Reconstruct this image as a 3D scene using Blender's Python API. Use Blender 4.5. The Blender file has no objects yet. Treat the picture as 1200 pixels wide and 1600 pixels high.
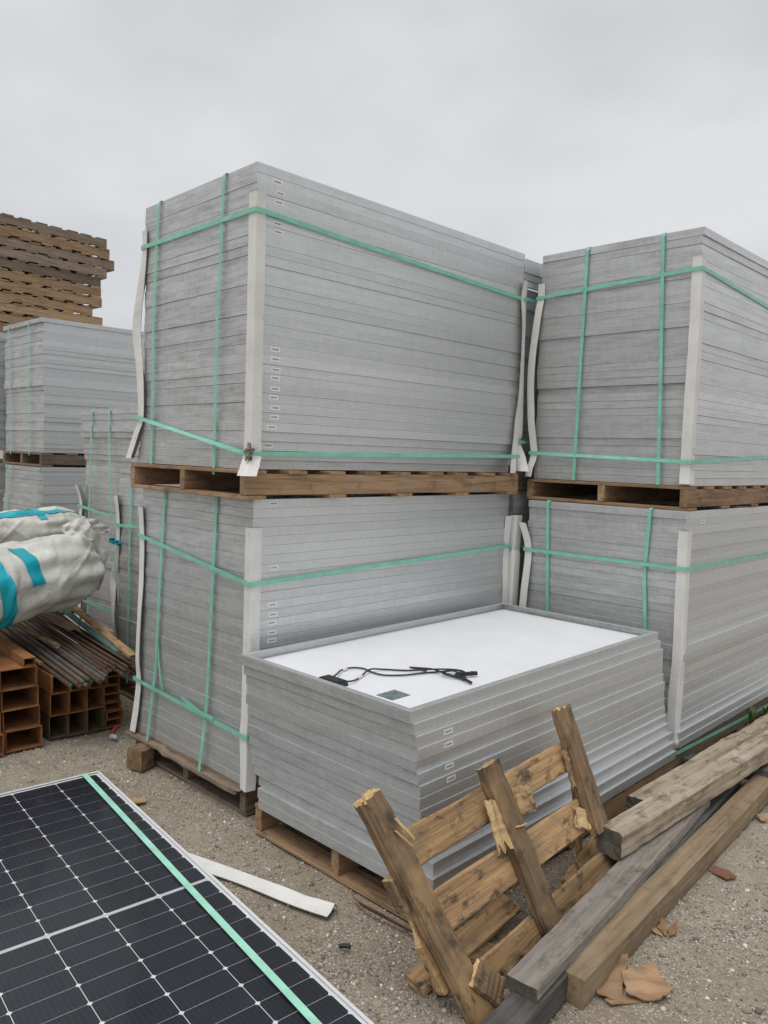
import bpy, math, random
import numpy as np
from mathutils import Vector, Matrix

# ------------------------------------------------------------------ camera, sky, sun, exposure
R = math.radians
scene = bpy.context.scene
col = scene.collection
PITCH, ROLL, CAM_H, FPX = 0.0731, 0.0323, 1.5675, 1214.3
cd = bpy.data.cameras.new('camera'); cam = bpy.data.objects.new('camera', cd); col.objects.link(cam)
cd.sensor_fit = 'VERTICAL'; cd.sensor_height = 24.0; cd.lens = FPX / 1600 * 24.0
cd.clip_start = 0.05; cd.clip_end = 2000
fw = Vector((0, math.cos(PITCH), -math.sin(PITCH))); upv = Vector((0, math.sin(PITCH), math.cos(PITCH))); rt = Vector((1, 0, 0))
c_, s_ = math.cos(ROLL), math.sin(ROLL)
cx = rt * c_ + upv * s_; cy = -rt * s_ + upv * c_
M = Matrix((cx, cy, -fw)).transposed().to_4x4(); M.translation = (0, 0, CAM_H)
cam.matrix_world = M
scene.camera = cam

SUN_EL, SUN_AZ = R(68), R(205)
world = bpy.data.worlds.new('World'); scene.world = world; world.use_nodes = True
wn, wl = world.node_tree.nodes, world.node_tree.links
wn.clear()
def wnode(t, **k):
    n = wn.new(t)
    for a, v in k.items(): setattr(n, a, v)
    return n
sky = wnode('ShaderNodeTexSky', sky_type='NISHITA', sun_disc=False, sun_elevation=SUN_EL, sun_rotation=SUN_AZ)
sc = wnode('ShaderNodeVectorMath', operation='SCALE'); sc.inputs['Scale'].default_value = 0.09
wl.new(sky.outputs[0], sc.inputs[0])
tc = wnode('ShaderNodeTexCoord')
mp = wnode('ShaderNodeMapping'); mp.inputs['Scale'].default_value = (1.0, 1.0, 1.9); mp.inputs['Location'].default_value = (7.4, 2.3, 1.1)
wl.new(tc.outputs['Generated'], mp.inputs[0])
nz = wnode('ShaderNodeTexNoise'); nz.inputs['Scale'].default_value = 2.1; nz.inputs['Detail'].default_value = 5; nz.inputs['Roughness'].default_value = 0.45
wl.new(mp.outputs[0], nz.inputs['Vector'])
cr = wnode('ShaderNodeValToRGB')
cr.color_ramp.elements[0].position = 0.39; cr.color_ramp.elements[0].color = (0.60, 0.612, 0.638, 1)
cr.color_ramp.elements[1].position = 0.62; cr.color_ramp.elements[1].color = (0.775, 0.785, 0.80, 1)
wl.new(nz.outputs[0], cr.inputs[0])
mx = wnode('ShaderNodeMix', data_type='RGBA'); mx.inputs[0].default_value = 0.94
wl.new(sc.outputs[0], mx.inputs[6]); wl.new(cr.outputs[0], mx.inputs[7])
bg = wnode('ShaderNodeBackground'); bg.inputs['Strength'].default_value = 1.0
wl.new(mx.outputs[2], bg.inputs['Color'])
wo = wnode('ShaderNodeOutputWorld'); wl.new(bg.outputs[0], wo.inputs['Surface'])

sd = bpy.data.lights.new('sun', 'SUN'); sd.energy = 1.5; sd.angle = R(40); sd.color = (1.0, 0.98, 0.95)
sun = bpy.data.objects.new('sun', sd); col.objects.link(sun)
sun.rotation_euler = (math.pi / 2 - SUN_EL, 0, math.pi - SUN_AZ)
vs = scene.view_settings
vs.view_transform = 'Standard'; vs.look = 'None'; vs.exposure = 0.0; vs.gamma = 1.0; vs.use_curve_mapping = False

# ------------------------------------------------------------------ helpers
rng = random.Random(7)
nrng = np.random.default_rng(11)

def mesh(name, verts, faces, mats=(), fm=None, smooth=False):
    me = bpy.data.meshes.new(name)
    me.from_pydata([tuple(v) for v in verts], [], faces)
    for m in mats: me.materials.append(m)
    if fm is not None: me.polygons.foreach_set('material_index', fm)
    if smooth: me.polygons.foreach_set('use_smooth', [True] * len(faces))
    me.update()
    return me

def obj(name, data, parent=None, loc=(0, 0, 0), rot=None, mat=None):
    o = bpy.data.objects.new(name, data); col.objects.link(o)
    o.parent = parent
    o.location = loc
    if rot is not None: o.rotation_euler = rot
    if mat is not None: o.matrix_local = mat
    return o

def tag(o, label, cat, group=None, kind=None):
    o['label'] = label; o['category'] = cat
    if group: o['group'] = group
    if kind: o['kind'] = kind
    return o

def thing(name, label, cat, loc=(0, 0, 0), rot=None, group=None, mat=None):
    return tag(obj(name, None, None, loc, rot, mat), label, cat, group)

ONES = 'zeroth first second third fourth fifth sixth seventh eighth ninth tenth eleventh twelfth thirteenth fourteenth fifteenth sixteenth seventeenth eighteenth nineteenth twentieth'.split()
def ordw(n):
    if n <= 20: return ONES[n]
    t, u = divmod(n, 10)
    base = {2: 'twent', 3: 'thirt', 4: 'fort'}[t]
    return base + 'ieth' if u == 0 else base + 'y-' + ONES[u]

# ------------------------------------------------------------------ materials
def new_mat(name):
    m = bpy.data.materials.new(name); m.use_nodes = True
    nt = m.node_tree; b = nt.nodes['Principled BSDF']
    return m, nt, b
def N(nt, t, **k):
    n = nt.nodes.new(t)
    for a, v in k.items(): setattr(n, a, v)
    return n
def coords(nt, scale=(1, 1, 1), rand=True):
    tcn = N(nt, 'ShaderNodeTexCoord'); mpn = N(nt, 'ShaderNodeMapping'); mpn.inputs['Scale'].default_value = scale
    if rand:
        oi = N(nt, 'ShaderNodeObjectInfo'); mu = N(nt, 'ShaderNodeMath', operation='MULTIPLY'); mu.inputs[1].default_value = 53.0
        nt.links.new(oi.outputs['Random'], mu.inputs[0])
        ad = N(nt, 'ShaderNodeVectorMath', operation='ADD')
        nt.links.new(tcn.outputs['Object'], ad.inputs[0]); nt.links.new(mu.outputs[0], ad.inputs[1])
        nt.links.new(ad.outputs[0], mpn.inputs[0])
    else:
        nt.links.new(tcn.outputs['Object'], mpn.inputs[0])
    return mpn.outputs[0], tcn
def noise(nt, vec, scale, detail=4, rough=0.55):
    n = N(nt, 'ShaderNodeTexNoise'); n.inputs['Scale'].default_value = scale; n.inputs['Detail'].default_value = detail; n.inputs['Roughness'].default_value = rough
    nt.links.new(vec, n.inputs['Vector']); return n.outputs[0]
def ramp(nt, fac, stops):
    r = N(nt, 'ShaderNodeValToRGB'); e = r.color_ramp.elements
    while len(e) < len(stops): e.new(0.5)
    for i, (p, c) in enumerate(stops):
        e[i].position = p; e[i].color = (*c, 1) if len(c) == 3 else c
    nt.links.new(fac, r.inputs[0]); return r.outputs[0]
def mixc(nt, fac, a, b, mode='MIX'):
    m = N(nt, 'ShaderNodeMix', data_type='RGBA', blend_type=mode)
    if isinstance(fac, (int, float)): m.inputs[0].default_value = fac
    else: nt.links.new(fac, m.inputs[0])
    for i, v in ((6, a), (7, b)):
        if isinstance(v, tuple): m.inputs[i].default_value = (*v, 1)
        else: nt.links.new(v, m.inputs[i])
    return m.outputs[2]
def bump(nt, b, h, strength=0.3, dist=0.002, prev=None):
    bp = N(nt, 'ShaderNodeBump'); bp.inputs['Strength'].default_value = strength; bp.inputs['Distance'].default_value = dist
    nt.links.new(h, bp.inputs['Height'])
    if prev is not None: nt.links.new(prev, bp.inputs['Normal'])
    nt.links.new(bp.outputs[0], b.inputs['Normal']); return bp.outputs[0]
def math_(nt, op, a, b=None):
    m = N(nt, 'ShaderNodeMath', operation=op)
    for i, v in enumerate((a, b)):
        if v is None: continue
        if isinstance(v, (int, float)): m.inputs[i].default_value = v
        else: nt.links.new(v, m.inputs[i])
    return m.outputs[0]
def objrand(nt):
    return N(nt, 'ShaderNodeObjectInfo').outputs['Random']

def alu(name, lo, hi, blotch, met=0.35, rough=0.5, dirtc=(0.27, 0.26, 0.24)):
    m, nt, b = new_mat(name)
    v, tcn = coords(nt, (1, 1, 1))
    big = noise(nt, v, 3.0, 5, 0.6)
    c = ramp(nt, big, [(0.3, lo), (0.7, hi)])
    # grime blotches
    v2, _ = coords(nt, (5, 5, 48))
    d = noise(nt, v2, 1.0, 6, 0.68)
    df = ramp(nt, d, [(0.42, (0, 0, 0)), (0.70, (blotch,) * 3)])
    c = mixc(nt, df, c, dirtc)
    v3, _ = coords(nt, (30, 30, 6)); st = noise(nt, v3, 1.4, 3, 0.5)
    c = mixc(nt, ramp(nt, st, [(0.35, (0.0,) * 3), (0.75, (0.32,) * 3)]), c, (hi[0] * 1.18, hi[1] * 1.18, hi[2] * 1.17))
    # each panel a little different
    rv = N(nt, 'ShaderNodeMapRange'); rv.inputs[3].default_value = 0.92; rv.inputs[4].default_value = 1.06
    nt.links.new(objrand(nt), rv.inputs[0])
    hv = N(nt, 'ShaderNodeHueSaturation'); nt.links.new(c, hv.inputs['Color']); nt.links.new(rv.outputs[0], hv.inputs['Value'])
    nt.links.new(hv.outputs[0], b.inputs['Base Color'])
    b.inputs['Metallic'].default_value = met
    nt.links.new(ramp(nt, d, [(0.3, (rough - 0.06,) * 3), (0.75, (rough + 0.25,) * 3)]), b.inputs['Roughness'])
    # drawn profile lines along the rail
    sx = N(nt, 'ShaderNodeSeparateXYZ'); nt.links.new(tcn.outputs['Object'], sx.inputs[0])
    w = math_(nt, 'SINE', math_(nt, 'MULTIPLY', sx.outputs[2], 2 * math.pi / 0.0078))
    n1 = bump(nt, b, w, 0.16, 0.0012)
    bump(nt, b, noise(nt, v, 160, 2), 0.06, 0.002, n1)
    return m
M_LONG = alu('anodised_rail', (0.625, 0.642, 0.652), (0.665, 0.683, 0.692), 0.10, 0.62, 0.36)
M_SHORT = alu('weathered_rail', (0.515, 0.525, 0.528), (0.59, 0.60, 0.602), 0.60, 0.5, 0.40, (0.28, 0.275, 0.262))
M_BRIGHT = alu('bright_rail', (0.76, 0.765, 0.77), (0.84, 0.845, 0.85), 0.10, 0.1, 0.4)

def simple(name, colr, rough=0.6, var=0.12, nscale=12, bmp=0.1, met=0.0, spec=None, bdist=0.002):
    m, nt, b = new_mat(name)
    v, _ = coords(nt)
    n = noise(nt, v, nscale, 5, 0.6)
    lo = tuple(x * (1 - var * 1.6) for x in colr); hi = tuple(min(1, x * (1 + var)) for x in colr)
    nt.links.new(ramp(nt, n, [(0.3, lo), (0.7, hi)]), b.inputs['Base Color'])
    b.inputs['Roughness'].default_value = rough; b.inputs['Metallic'].default_value = met
    if bmp: bump(nt, b, noise(nt, v, nscale * 5, 4), bmp, bdist)
    return m

def backsheet():
    m, nt, b = new_mat('white_backsheet')
    v, _ = coords(nt, rand=False)
    n = noise(nt, v, 4, 5, 0.6)
    c = ramp(nt, n, [(0.35, (0.84, 0.85, 0.87)), (0.7, (0.90, 0.91, 0.93))])
    sp = noise(nt, v, 26, 3, 0.6)
    c = mixc(nt, ramp(nt, sp, [(0.66, (0,) * 3), (0.8, (0.22,) * 3)]), c, (0.5, 0.5, 0.48))
    nt.links.new(c, b.inputs['Base Color']); b.inputs['Roughness'].default_value = 0.42
    return m
M_SHEET = backsheet()
def strapm(name, c, trans=0.0):
    m, nt, b = new_mat(name)
    v, _ = coords(nt)
    n = noise(nt, v, 14, 4, 0.6)
    cc = ramp(nt, n, [(0.3, tuple(x * 0.82 for x in c)), (0.72, tuple(x * 1.1 for x in c))])
    cc = mixc(nt, ramp(nt, noise(nt, v, 60, 3), [(0.6, (0,) * 3), (0.8, (0.3,) * 3)]), cc, (0.35, 0.4, 0.36))
    nt.links.new(cc, b.inputs['Base Color']); b.inputs['Roughness'].default_value = 0.38
    bump(nt, b, noise(nt, v, 260, 2), 0.12, 0.001)
    return m
M_STRAP = strapm('mint_strap', (0.24, 0.61, 0.47))
M_STRAP_L = strapm('pale_mint_strap', (0.42, 0.82, 0.64))
def cardm():
    m, nt, b = new_mat('white_card')
    v, _ = coords(nt)
    n = noise(nt, v, 6, 5, 0.6)
    c = ramp(nt, n, [(0.3, (0.66, 0.65, 0.62)), (0.6, (0.78, 0.77, 0.74))])
    st = ramp(nt, noise(nt, v, 18, 5, 0.7), [(0.62, (0,) * 3), (0.8, (0.65,) * 3)])
    c = mixc(nt, st, c, (0.28, 0.24, 0.19))
    nt.links.new(c, b.inputs['Base Color']); b.inputs['Roughness'].default_value = 0.75
    bump(nt, b, noise(nt, v, 30, 4), 0.25, 0.003)
    return m
M_CARD = cardm()
M_TORN = simple('torn_dirty_card', (0.25, 0.21, 0.165), 0.9, 0.4, 60)
M_CARDEDGE = simple('grey_card_core', (0.33, 0.31, 0.285), 0.9)

def wood(name, dark, light, grainc, wear=(0.3, 0.3, 0.28), wearf=0.2, stain=0.4, rough=0.85, bmp=0.45, gscale=1.0, rv=(0.72, 1.15), stainc=(0.045, 0.036, 0.028)):
    m, nt, b = new_mat(name)
    v, tcn = coords(nt, (2.2 * gscale, 42 * gscale, 42 * gscale))
    g = noise(nt, v, 1.0, 6, 0.65)
    c = ramp(nt, g, [(0.28, dark), (0.55, light), (0.8, tuple(x * 1.12 for x in light))])
    v4, _ = coords(nt, (5 * gscale, 150 * gscale, 150 * gscale)); fine = noise(nt, v4, 1.0, 3, 0.6)
    c = mixc(nt, ramp(nt, fine, [(0.5, (0,) * 3), (0.75, (0.55,) * 3)]), c, grainc)
    v2, _ = coords(nt, (1, 1, 1)); p = noise(nt, v2, 5, 5, 0.62)
    c = mixc(nt, ramp(nt, p, [(0.5, (0,) * 3), (0.68, (wearf,) * 3)]), c, wear)
    v5, _ = coords(nt, (1.3, 2.5, 2.5)); q = noise(nt, v5, 8, 6, 0.7)
    c = mixc(nt, ramp(nt, q, [(0.52, (0,) * 3), (0.66, (stain,) * 3)]), c, stainc)
    mr = N(nt, 'ShaderNodeMapRange'); mr.inputs[3].default_value = rv[0]; mr.inputs[4].default_value = rv[1]
    nt.links.new(objrand(nt), mr.inputs[0])
    hv = N(nt, 'ShaderNodeHueSaturation'); nt.links.new(c, hv.inputs['Color']); nt.links.new(mr.outputs[0], hv.inputs['Value'])
    nt.links.new(hv.outputs[0], b.inputs['Base Color']); b.inputs['Roughness'].default_value = rough
    n1 = bump(nt, b, g, bmp, 0.004)
    bump(nt, b, fine, bmp, 0.0015, n1)
    return m
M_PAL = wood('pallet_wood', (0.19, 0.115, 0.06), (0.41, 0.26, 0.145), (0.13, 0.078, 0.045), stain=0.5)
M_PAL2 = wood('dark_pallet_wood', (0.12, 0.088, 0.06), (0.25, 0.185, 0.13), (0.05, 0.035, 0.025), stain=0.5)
M_PILE = wood('pile_tan_wood', (0.27, 0.165, 0.088), (0.48, 0.315, 0.18), (0.16, 0.10, 0.06), stain=0.3)
M_PILE2 = wood('pile_grey_wood', (0.16, 0.12, 0.085), (0.29, 0.22, 0.16), (0.10, 0.075, 0.055), stain=0.35)
M_TAN = wood('old_tan_wood', (0.23, 0.132, 0.062), (0.51, 0.322, 0.158), (0.14, 0.082, 0.042), wear=(0.27, 0.195, 0.12), wearf=0.75, stain=0.95, rv=(0.78, 1.1), bmp=0.8)
M_TANSTR = wood('dirty_tan_wood', (0.105, 0.068, 0.038), (0.245, 0.158, 0.088), (0.07, 0.046, 0.028), wear=(0.46, 0.295, 0.14), wearf=0.85, stain=0.85, bmp=0.8, rv=(0.75, 1.05))
M_FRESH = wood('split_fresh_wood', (0.42, 0.26, 0.11), (0.66, 0.46, 0.235), (0.24, 0.13, 0.05), stain=0.3, bmp=0.9)
M_BROWN = wood('brown_timber', (0.165, 0.115, 0.067), (0.31, 0.222, 0.132), (0.105, 0.078, 0.052), wear=(0.35, 0.275, 0.19), wearf=0.4, stain=0.35, gscale=0.8, rv=(0.95, 1.05))
M_GREYT = wood('grey_timber', (0.15, 0.134, 0.115), (0.285, 0.258, 0.222), (0.085, 0.075, 0.064), wear=(0.31, 0.28, 0.24), wearf=0.4, stain=0.5, rv=(0.98, 1.02))
M_DARKT = wood('dark_timber', (0.045, 0.043, 0.04), (0.10, 0.093, 0.085), (0.03, 0.03, 0.028), stain=0.5, rv=(0.98, 1.02))
M_WEATH = wood('weathered_timber', (0.20, 0.155, 0.105), (0.42, 0.345, 0.245), (0.11, 0.085, 0.06), wear=(0.52, 0.455, 0.36), wearf=0.65, stain=0.75, bmp=1.0, rv=(0.97, 1.03), stainc=(0.10, 0.078, 0.055))
M_ENDG = wood('end_grain', (0.05, 0.045, 0.038), (0.115, 0.10, 0.08), (0.035, 0.03, 0.025), stain=0.4, gscale=0.6)
M_ENDT = wood('tan_end_grain', (0.18, 0.10, 0.045), (0.34, 0.21, 0.10), (0.10, 0.06, 0.03), stain=0.5, gscale=0.6)
M_CARDB = wood('brown_cardboard', (0.27, 0.15, 0.068), (0.43, 0.27, 0.14), (0.2, 0.11, 0.05), stain=0.35, gscale=0.25, bmp=0.3)
M_REDCARD = wood('reddish_cardboard', (0.26, 0.15, 0.08), (0.43, 0.265, 0.15), (0.18, 0.10, 0.055), stain=0.35, gscale=0.25, bmp=0.3)
M_BARK = wood('red_bark', (0.14, 0.062, 0.033), (0.25, 0.125, 0.07), (0.09, 0.045, 0.028), stain=0.3, gscale=0.4)
def rust(name, a, b_, c3, dust=0.3):
    m, nt, b = new_mat(name)
    v, _ = coords(nt)
    n = noise(nt, v, 9, 7, 0.7)
    c = ramp(nt, n, [(0.28, a), (0.5, b_), (0.72, c3)])
    f = noise(nt, v, 55, 4, 0.65)
    c = mixc(nt, ramp(nt, f, [(0.5, (0,) * 3), (0.75, (dust,) * 3)]), c, (0.05, 0.03, 0.02))
    nt.links.new(c, b.inputs['Base Color']); b.inputs['Roughness'].default_value = 0.88; b.inputs['Metallic'].default_value = 0.1
    bump(nt, b, f, 0.35, 0.002)
    return m
M_RUST = rust('orange_rust', (0.12, 0.052, 0.022), (0.29, 0.122, 0.042), (0.42, 0.20, 0.075))
M_RUSTG = rust('dull_rust', (0.085, 0.062, 0.04), (0.15, 0.10, 0.06), (0.19, 0.125, 0.07))
M_REBAR = rust('brown_steel_bar', (0.055, 0.036, 0.026), (0.10, 0.062, 0.043), (0.15, 0.10, 0.072))
M_BARGREY = rust('grey_steel_bar', (0.075, 0.066, 0.058), (0.13, 0.115, 0.10), (0.18, 0.15, 0.125))
M_BAREND = simple('green_bar_end', (0.07, 0.17, 0.10), 0.7)
M_BAREND2 = simple('rusty_bar_end', (0.16, 0.075, 0.04), 0.8)
M_BLACK = simple('black_plastic', (0.013, 0.014, 0.016), 0.42, 0.1)
M_TARP = None
def tarpm():
    m, nt, b = new_mat('woven_white_wrap')
    v, _ = coords(nt)
    n = noise(nt, v, 5, 6, 0.6)
    c = ramp(nt, n, [(0.28, (0.50, 0.49, 0.44)), (0.6, (0.68, 0.675, 0.63))])
    dn = ramp(nt, noise(nt, v, 14, 5, 0.7), [(0.55, (0,) * 3), (0.8, (0.5,) * 3)])
    c = mixc(nt, dn, c, (0.33, 0.29, 0.24))
    nt.links.new(c, b.inputs['Base Color']); b.inputs['Roughness'].default_value = 0.5
    fo = ramp(nt, noise(nt, v, 7, 3, 0.5), [(0.40, (1,) * 3), (0.5, (0,) * 3), (0.60, (1,) * 3)])
    n1 = bump(nt, b, fo, 0.4, 0.008)
    bump(nt, b, noise(nt, v, 40, 3), 0.25, 0.004, n1)
    return m
M_TARP = tarpm()
M_TAPE = simple('teal_tape', (0.0, 0.40, 0.50), 0.35, 0.15, 9, 0.3, bdist=0.006)
M_GREEN = simple('leaf_green', (0.06, 0.12, 0.025), 0.6)
M_TEALP = simple('faded_teal_paint', (0.10, 0.22, 0.19), 0.8, 0.3, 20)
M_RED = simple('red_plastic', (0.25, 0.02, 0.03), 0.5)
M_CLEAR = simple('dirty_clear_plastic', (0.5, 0.52, 0.55), 0.25)
M_STEELD = simple('dark_pallet_foot', (0.02, 0.02, 0.02), 0.6)

def cellm():
    m, nt, b = new_mat('solar_cell')
    v, tcn = coords(nt, rand=False)
    sx = N(nt, 'ShaderNodeSeparateXYZ'); nt.links.new(tcn.outputs['Object'], sx.inputs[0])
    w = math_(nt, 'ABSOLUTE', math_(nt, 'SINE', math_(nt, 'MULTIPLY', sx.outputs[0], math.pi / 0.0165)))
    line = math_(nt, 'LESS_THAN', w, 0.10)
    n = noise(nt, v, 8, 3)
    mr = N(nt, 'ShaderNodeMapRange'); mr.inputs[3].default_value = 0.8; mr.inputs[4].default_value = 1.3
    nt.links.new(objrand(nt), mr.inputs[0])
    c = ramp(nt, n, [(0.3, (0.0055, 0.0075, 0.015)), (0.7, (0.009, 0.012, 0.022))])
    hv = N(nt, 'ShaderNodeHueSaturation'); nt.links.new(c, hv.inputs['Color']); nt.links.new(mr.outputs[0], hv.inputs['Value'])
    c = mixc(nt, math_(nt, 'MULTIPLY', line, 0.5), hv.outputs[0], (0.085, 0.09, 0.105))
    nt.links.new(c, b.inputs['Base Color']); b.inputs['Roughness'].default_value = 0.45
    return m
M_CELL = cellm()
M_CELLBACK = simple('cell_gap_white', (0.74, 0.75, 0.77), 0.6, 0.05)
M_RIBBON = simple('tin_ribbon', (0.52, 0.52, 0.53), 0.4, 0.1, met=0.3)
def glassm():
    m = bpy.data.materials.new('front_glass'); m.use_nodes = True; nt = m.node_tree; nt.nodes.clear()
    o = N(nt, 'ShaderNodeOutputMaterial'); mxs = N(nt, 'ShaderNodeMixShader'); t = N(nt, 'ShaderNodeBsdfTransparent'); g = N(nt, 'ShaderNodeBsdfGlossy'); f = N(nt, 'ShaderNodeFresnel')
    v, _ = coords(nt, rand=False)
    rr = ramp(nt, noise(nt, v, 6, 5, 0.6), [(0.3, (0.05,) * 3), (0.7, (0.12,) * 3)])
    f.inputs['IOR'].default_value = 1.2; nt.links.new(rr, g.inputs['Roughness']); g.inputs['Color'].default_value = (1, 1, 1, 1)
    bk = N(nt, 'ShaderNodeNewGeometry'); nt.links.new(math_(nt, 'MULTIPLY', f.outputs[0], math_(nt, 'SUBTRACT', 1.0, bk.outputs['Backfacing'])), mxs.inputs[0]); nt.links.new(t.outputs[0], mxs.inputs[1]); nt.links.new(g.outputs[0], mxs.inputs[2]); nt.links.new(mxs.outputs[0], o.inputs['Surface'])
    return m
M_GLASS = glassm()
def labelm():
    m, nt, b = new_mat('barcode_print')
    tcn = N(nt, 'ShaderNodeTexCoord'); sx = N(nt, 'ShaderNodeSeparateXYZ'); nt.links.new(tcn.outputs['Object'], sx.inputs[0])
    # label local frame: x -0.021..0.021, z -0.0075..0.0075
    ax = math_(nt, 'ABSOLUTE', sx.outputs[0]); az = math_(nt, 'ABSOLUTE', sx.outputs[2])
    ins = math_(nt, 'MULTIPLY', math_(nt, 'LESS_THAN', ax, 0.0195), math_(nt, 'LESS_THAN', az, 0.0052))
    bars = math_(nt, 'MULTIPLY', math_(nt, 'LESS_THAN', ax, 0.015), math_(nt, 'LESS_THAN', az, 0.0022))
    st = math_(nt, 'GREATER_THAN', noise(nt, coords(nt, (900, 0, 0))[0], 1.0, 2), 0.42)
    c = mixc(nt, ins, (0.92, 0.92, 0.92), (0.60, 0.61, 0.61))
    c = mixc(nt, math_(nt, 'MULTIPLY', bars, st), c, (0.26, 0.26, 0.26))
    nt.links.new(c, b.inputs['Base Color']); b.inputs['Roughness'].default_value = 0.5
    return m
M_LABEL = labelm()
def ratingm():
    m, nt, b = new_mat('rating_print')
    tcn = N(nt, 'ShaderNodeTexCoord'); sx = N(nt, 'ShaderNodeSeparateXYZ'); nt.links.new(tcn.outputs['Object'], sx.inputs[0])
    rows = math_(nt, 'GREATER_THAN', math_(nt, 'SINE', math_(nt, 'MULTIPLY', sx.outputs[1], 2 * math.pi / 0.009)), 0.35)
    txt = math_(nt, 'GREATER_THAN', noise(nt, coords(nt, (330, 120, 0), False)[0], 1.0, 2), 0.5)
    blk = math_(nt, 'GREATER_THAN', noise(nt, coords(nt, (28, 28, 0), False)[0], 1.0, 1), 0.47)
    f = math_(nt, 'MULTIPLY', math_(nt, 'MULTIPLY', rows, txt), blk)
    c = mixc(nt, f, (0.115, 0.15, 0.165), (0.42, 0.47, 0.48))
    nt.links.new(c, b.inputs['Base Color']); b.inputs['Roughness'].default_value = 0.4
    return m
M_RATING = ratingm()

def groundm():
    m, nt, b = new_mat('dirt_gravel')
    v, _ = coords(nt, rand=False)
    big = noise(nt, v, 0.9, 5, 0.55)
    c = ramp(nt, big, [(0.3, (0.255, 0.206, 0.15)), (0.5, (0.345, 0.292, 0.222)), (0.72, (0.44, 0.39, 0.312))])
    mid = noise(nt, v, 11, 6, 0.65)
    c = mixc(nt, ramp(nt, mid, [(0.42, (0.0,) * 3), (0.68, (0.55,) * 3)]), c, (0.20, 0.162, 0.118))
    vo = N(nt, 'ShaderNodeTexVoronoi'); vo.inputs['Scale'].default_value = 130; nt.links.new(v, vo.inputs['Vector'])
    stone = ramp(nt, N2(nt, vo.outputs['Color']), [(0.25, (0.18, 0.15, 0.118)), (0.55, (0.40, 0.345, 0.27)), (0.9, (0.66, 0.61, 0.52))])
    pf = math_(nt, 'MULTIPLY', math_(nt, 'LESS_THAN', vo.outputs['Distance'], 0.42), ramp(nt, noise(nt, v, 3, 4), [(0.38, (0.25,) * 3), (0.6, (0.85,) * 3)]))
    c = mixc(nt, pf, c, stone)
    nt.links.new(c, b.inputs['Base Color']); b.inputs['Roughness'].default_value = 0.95
    inv = math_(nt, 'SUBTRACT', 1.0, vo.outputs['Distance'])
    n1 = bump(nt, b, inv, 0.5, 0.004)
    n2 = bump(nt, b, noise(nt, v, 45, 6, 0.7), 0.6, 0.012, n1)
    return m
def N2(nt, colsock):
    s = N(nt, 'ShaderNodeSeparateColor'); nt.links.new(colsock, s.inputs[0]); return s.outputs[0]
M_GROUND = groundm()
def pebm():
    m, nt, b = new_mat('pebble_stone')
    g = N(nt, 'ShaderNodeNewGeometry')
    c = ramp(nt, g.outputs['Random Per Island'], [(0.0, (0.15, 0.13, 0.108)), (0.35, (0.29, 0.25, 0.19)), (0.7, (0.44, 0.395, 0.32)), (0.93, (0.65, 0.60, 0.52)), (1.0, (0.80, 0.77, 0.70))])
    nt.links.new(c, b.inputs['Base Color']); b.inputs['Roughness'].default_value = 0.9
    return m
M_PEB = pebm()

# ------------------------------------------------------------------ ground
def vnoise(x, y, s, seed):
    r = np.random.default_rng(seed); g = r.random((64, 64))
    fx, fy = x / s, y / s; ix, iy = np.floor(fx).astype(int), np.floor(fy).astype(int); tx, ty = fx - ix, fy - iy
    tx = tx * tx * (3 - 2 * tx); ty = ty * ty * (3 - 2 * ty)
    def q(a, b_): return g[a % 64, b_ % 64]
    return (q(ix, iy) * (1 - tx) + q(ix + 1, iy) * tx) * (1 - ty) + (q(ix, iy + 1) * (1 - tx) + q(ix + 1, iy + 1) * tx) * ty
def gz(x, y):
    h = 0.022 * (vnoise(x, y, 0.6, 1) - 0.62) + 0.010 * (vnoise(x, y, 0.17, 2) - 0.6) + 0.006 * (vnoise(x, y, 0.05, 3) - 0.5) + 0.004 * (vnoise(x, y, 0.025, 4) - 0.5)
    return np.minimum(h, 0.004) - 0.004
def axis(lo, hi, st):
    d = np.arange(lo, hi, st)
    f = []; v = st
    p = hi
    while p < 400: f.append(p); v *= 1.35; p += v
    g = []; v = st; p = lo - st
    while p > -400: g.append(p); v *= 1.35; p -= v
    return np.concatenate([np.array(g[::-1]), d, np.array(f)])
gx = axis(-2.6, 2.8, 0.0125); gy = axis(1.3, 5.2, 0.0125)
XX, YY = np.meshgrid(gx, gy); ZZ = gz(XX, YY)
far = (np.abs(XX) > 5) | (YY > 8) | (YY < 0); ZZ[far] = -0.012
nx, ny = len(gx), len(gy)
me = bpy.data.meshes.new('ground')
me.vertices.add(nx * ny); me.vertices.foreach_set('co', np.stack([XX, YY, ZZ], -1).astype(np.float32).ravel())
ii = (np.arange(ny - 1)[:, None] * nx + np.arange(nx - 1)[None, :]).ravel()
qd = np.stack([ii, ii + 1, ii + nx + 1, ii + nx], -1).astype(np.int32)
me.loops.add(qd.size); me.loops.foreach_set('vertex_index', qd.ravel())
me.polygons.add(len(qd)); me.polygons.foreach_set('loop_start', np.arange(0, qd.size, 4, dtype=np.int32))
me.polygons.foreach_set('use_smooth', np.ones(len(qd), dtype=bool))
me.materials.append(M_GROUND); me.update(); me.validate()
g = obj('ground', me); g['kind'] = 'structure'; g['label'] = 'compacted brown dirt and gravel of the storage yard'; g['category'] = 'ground'

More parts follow.
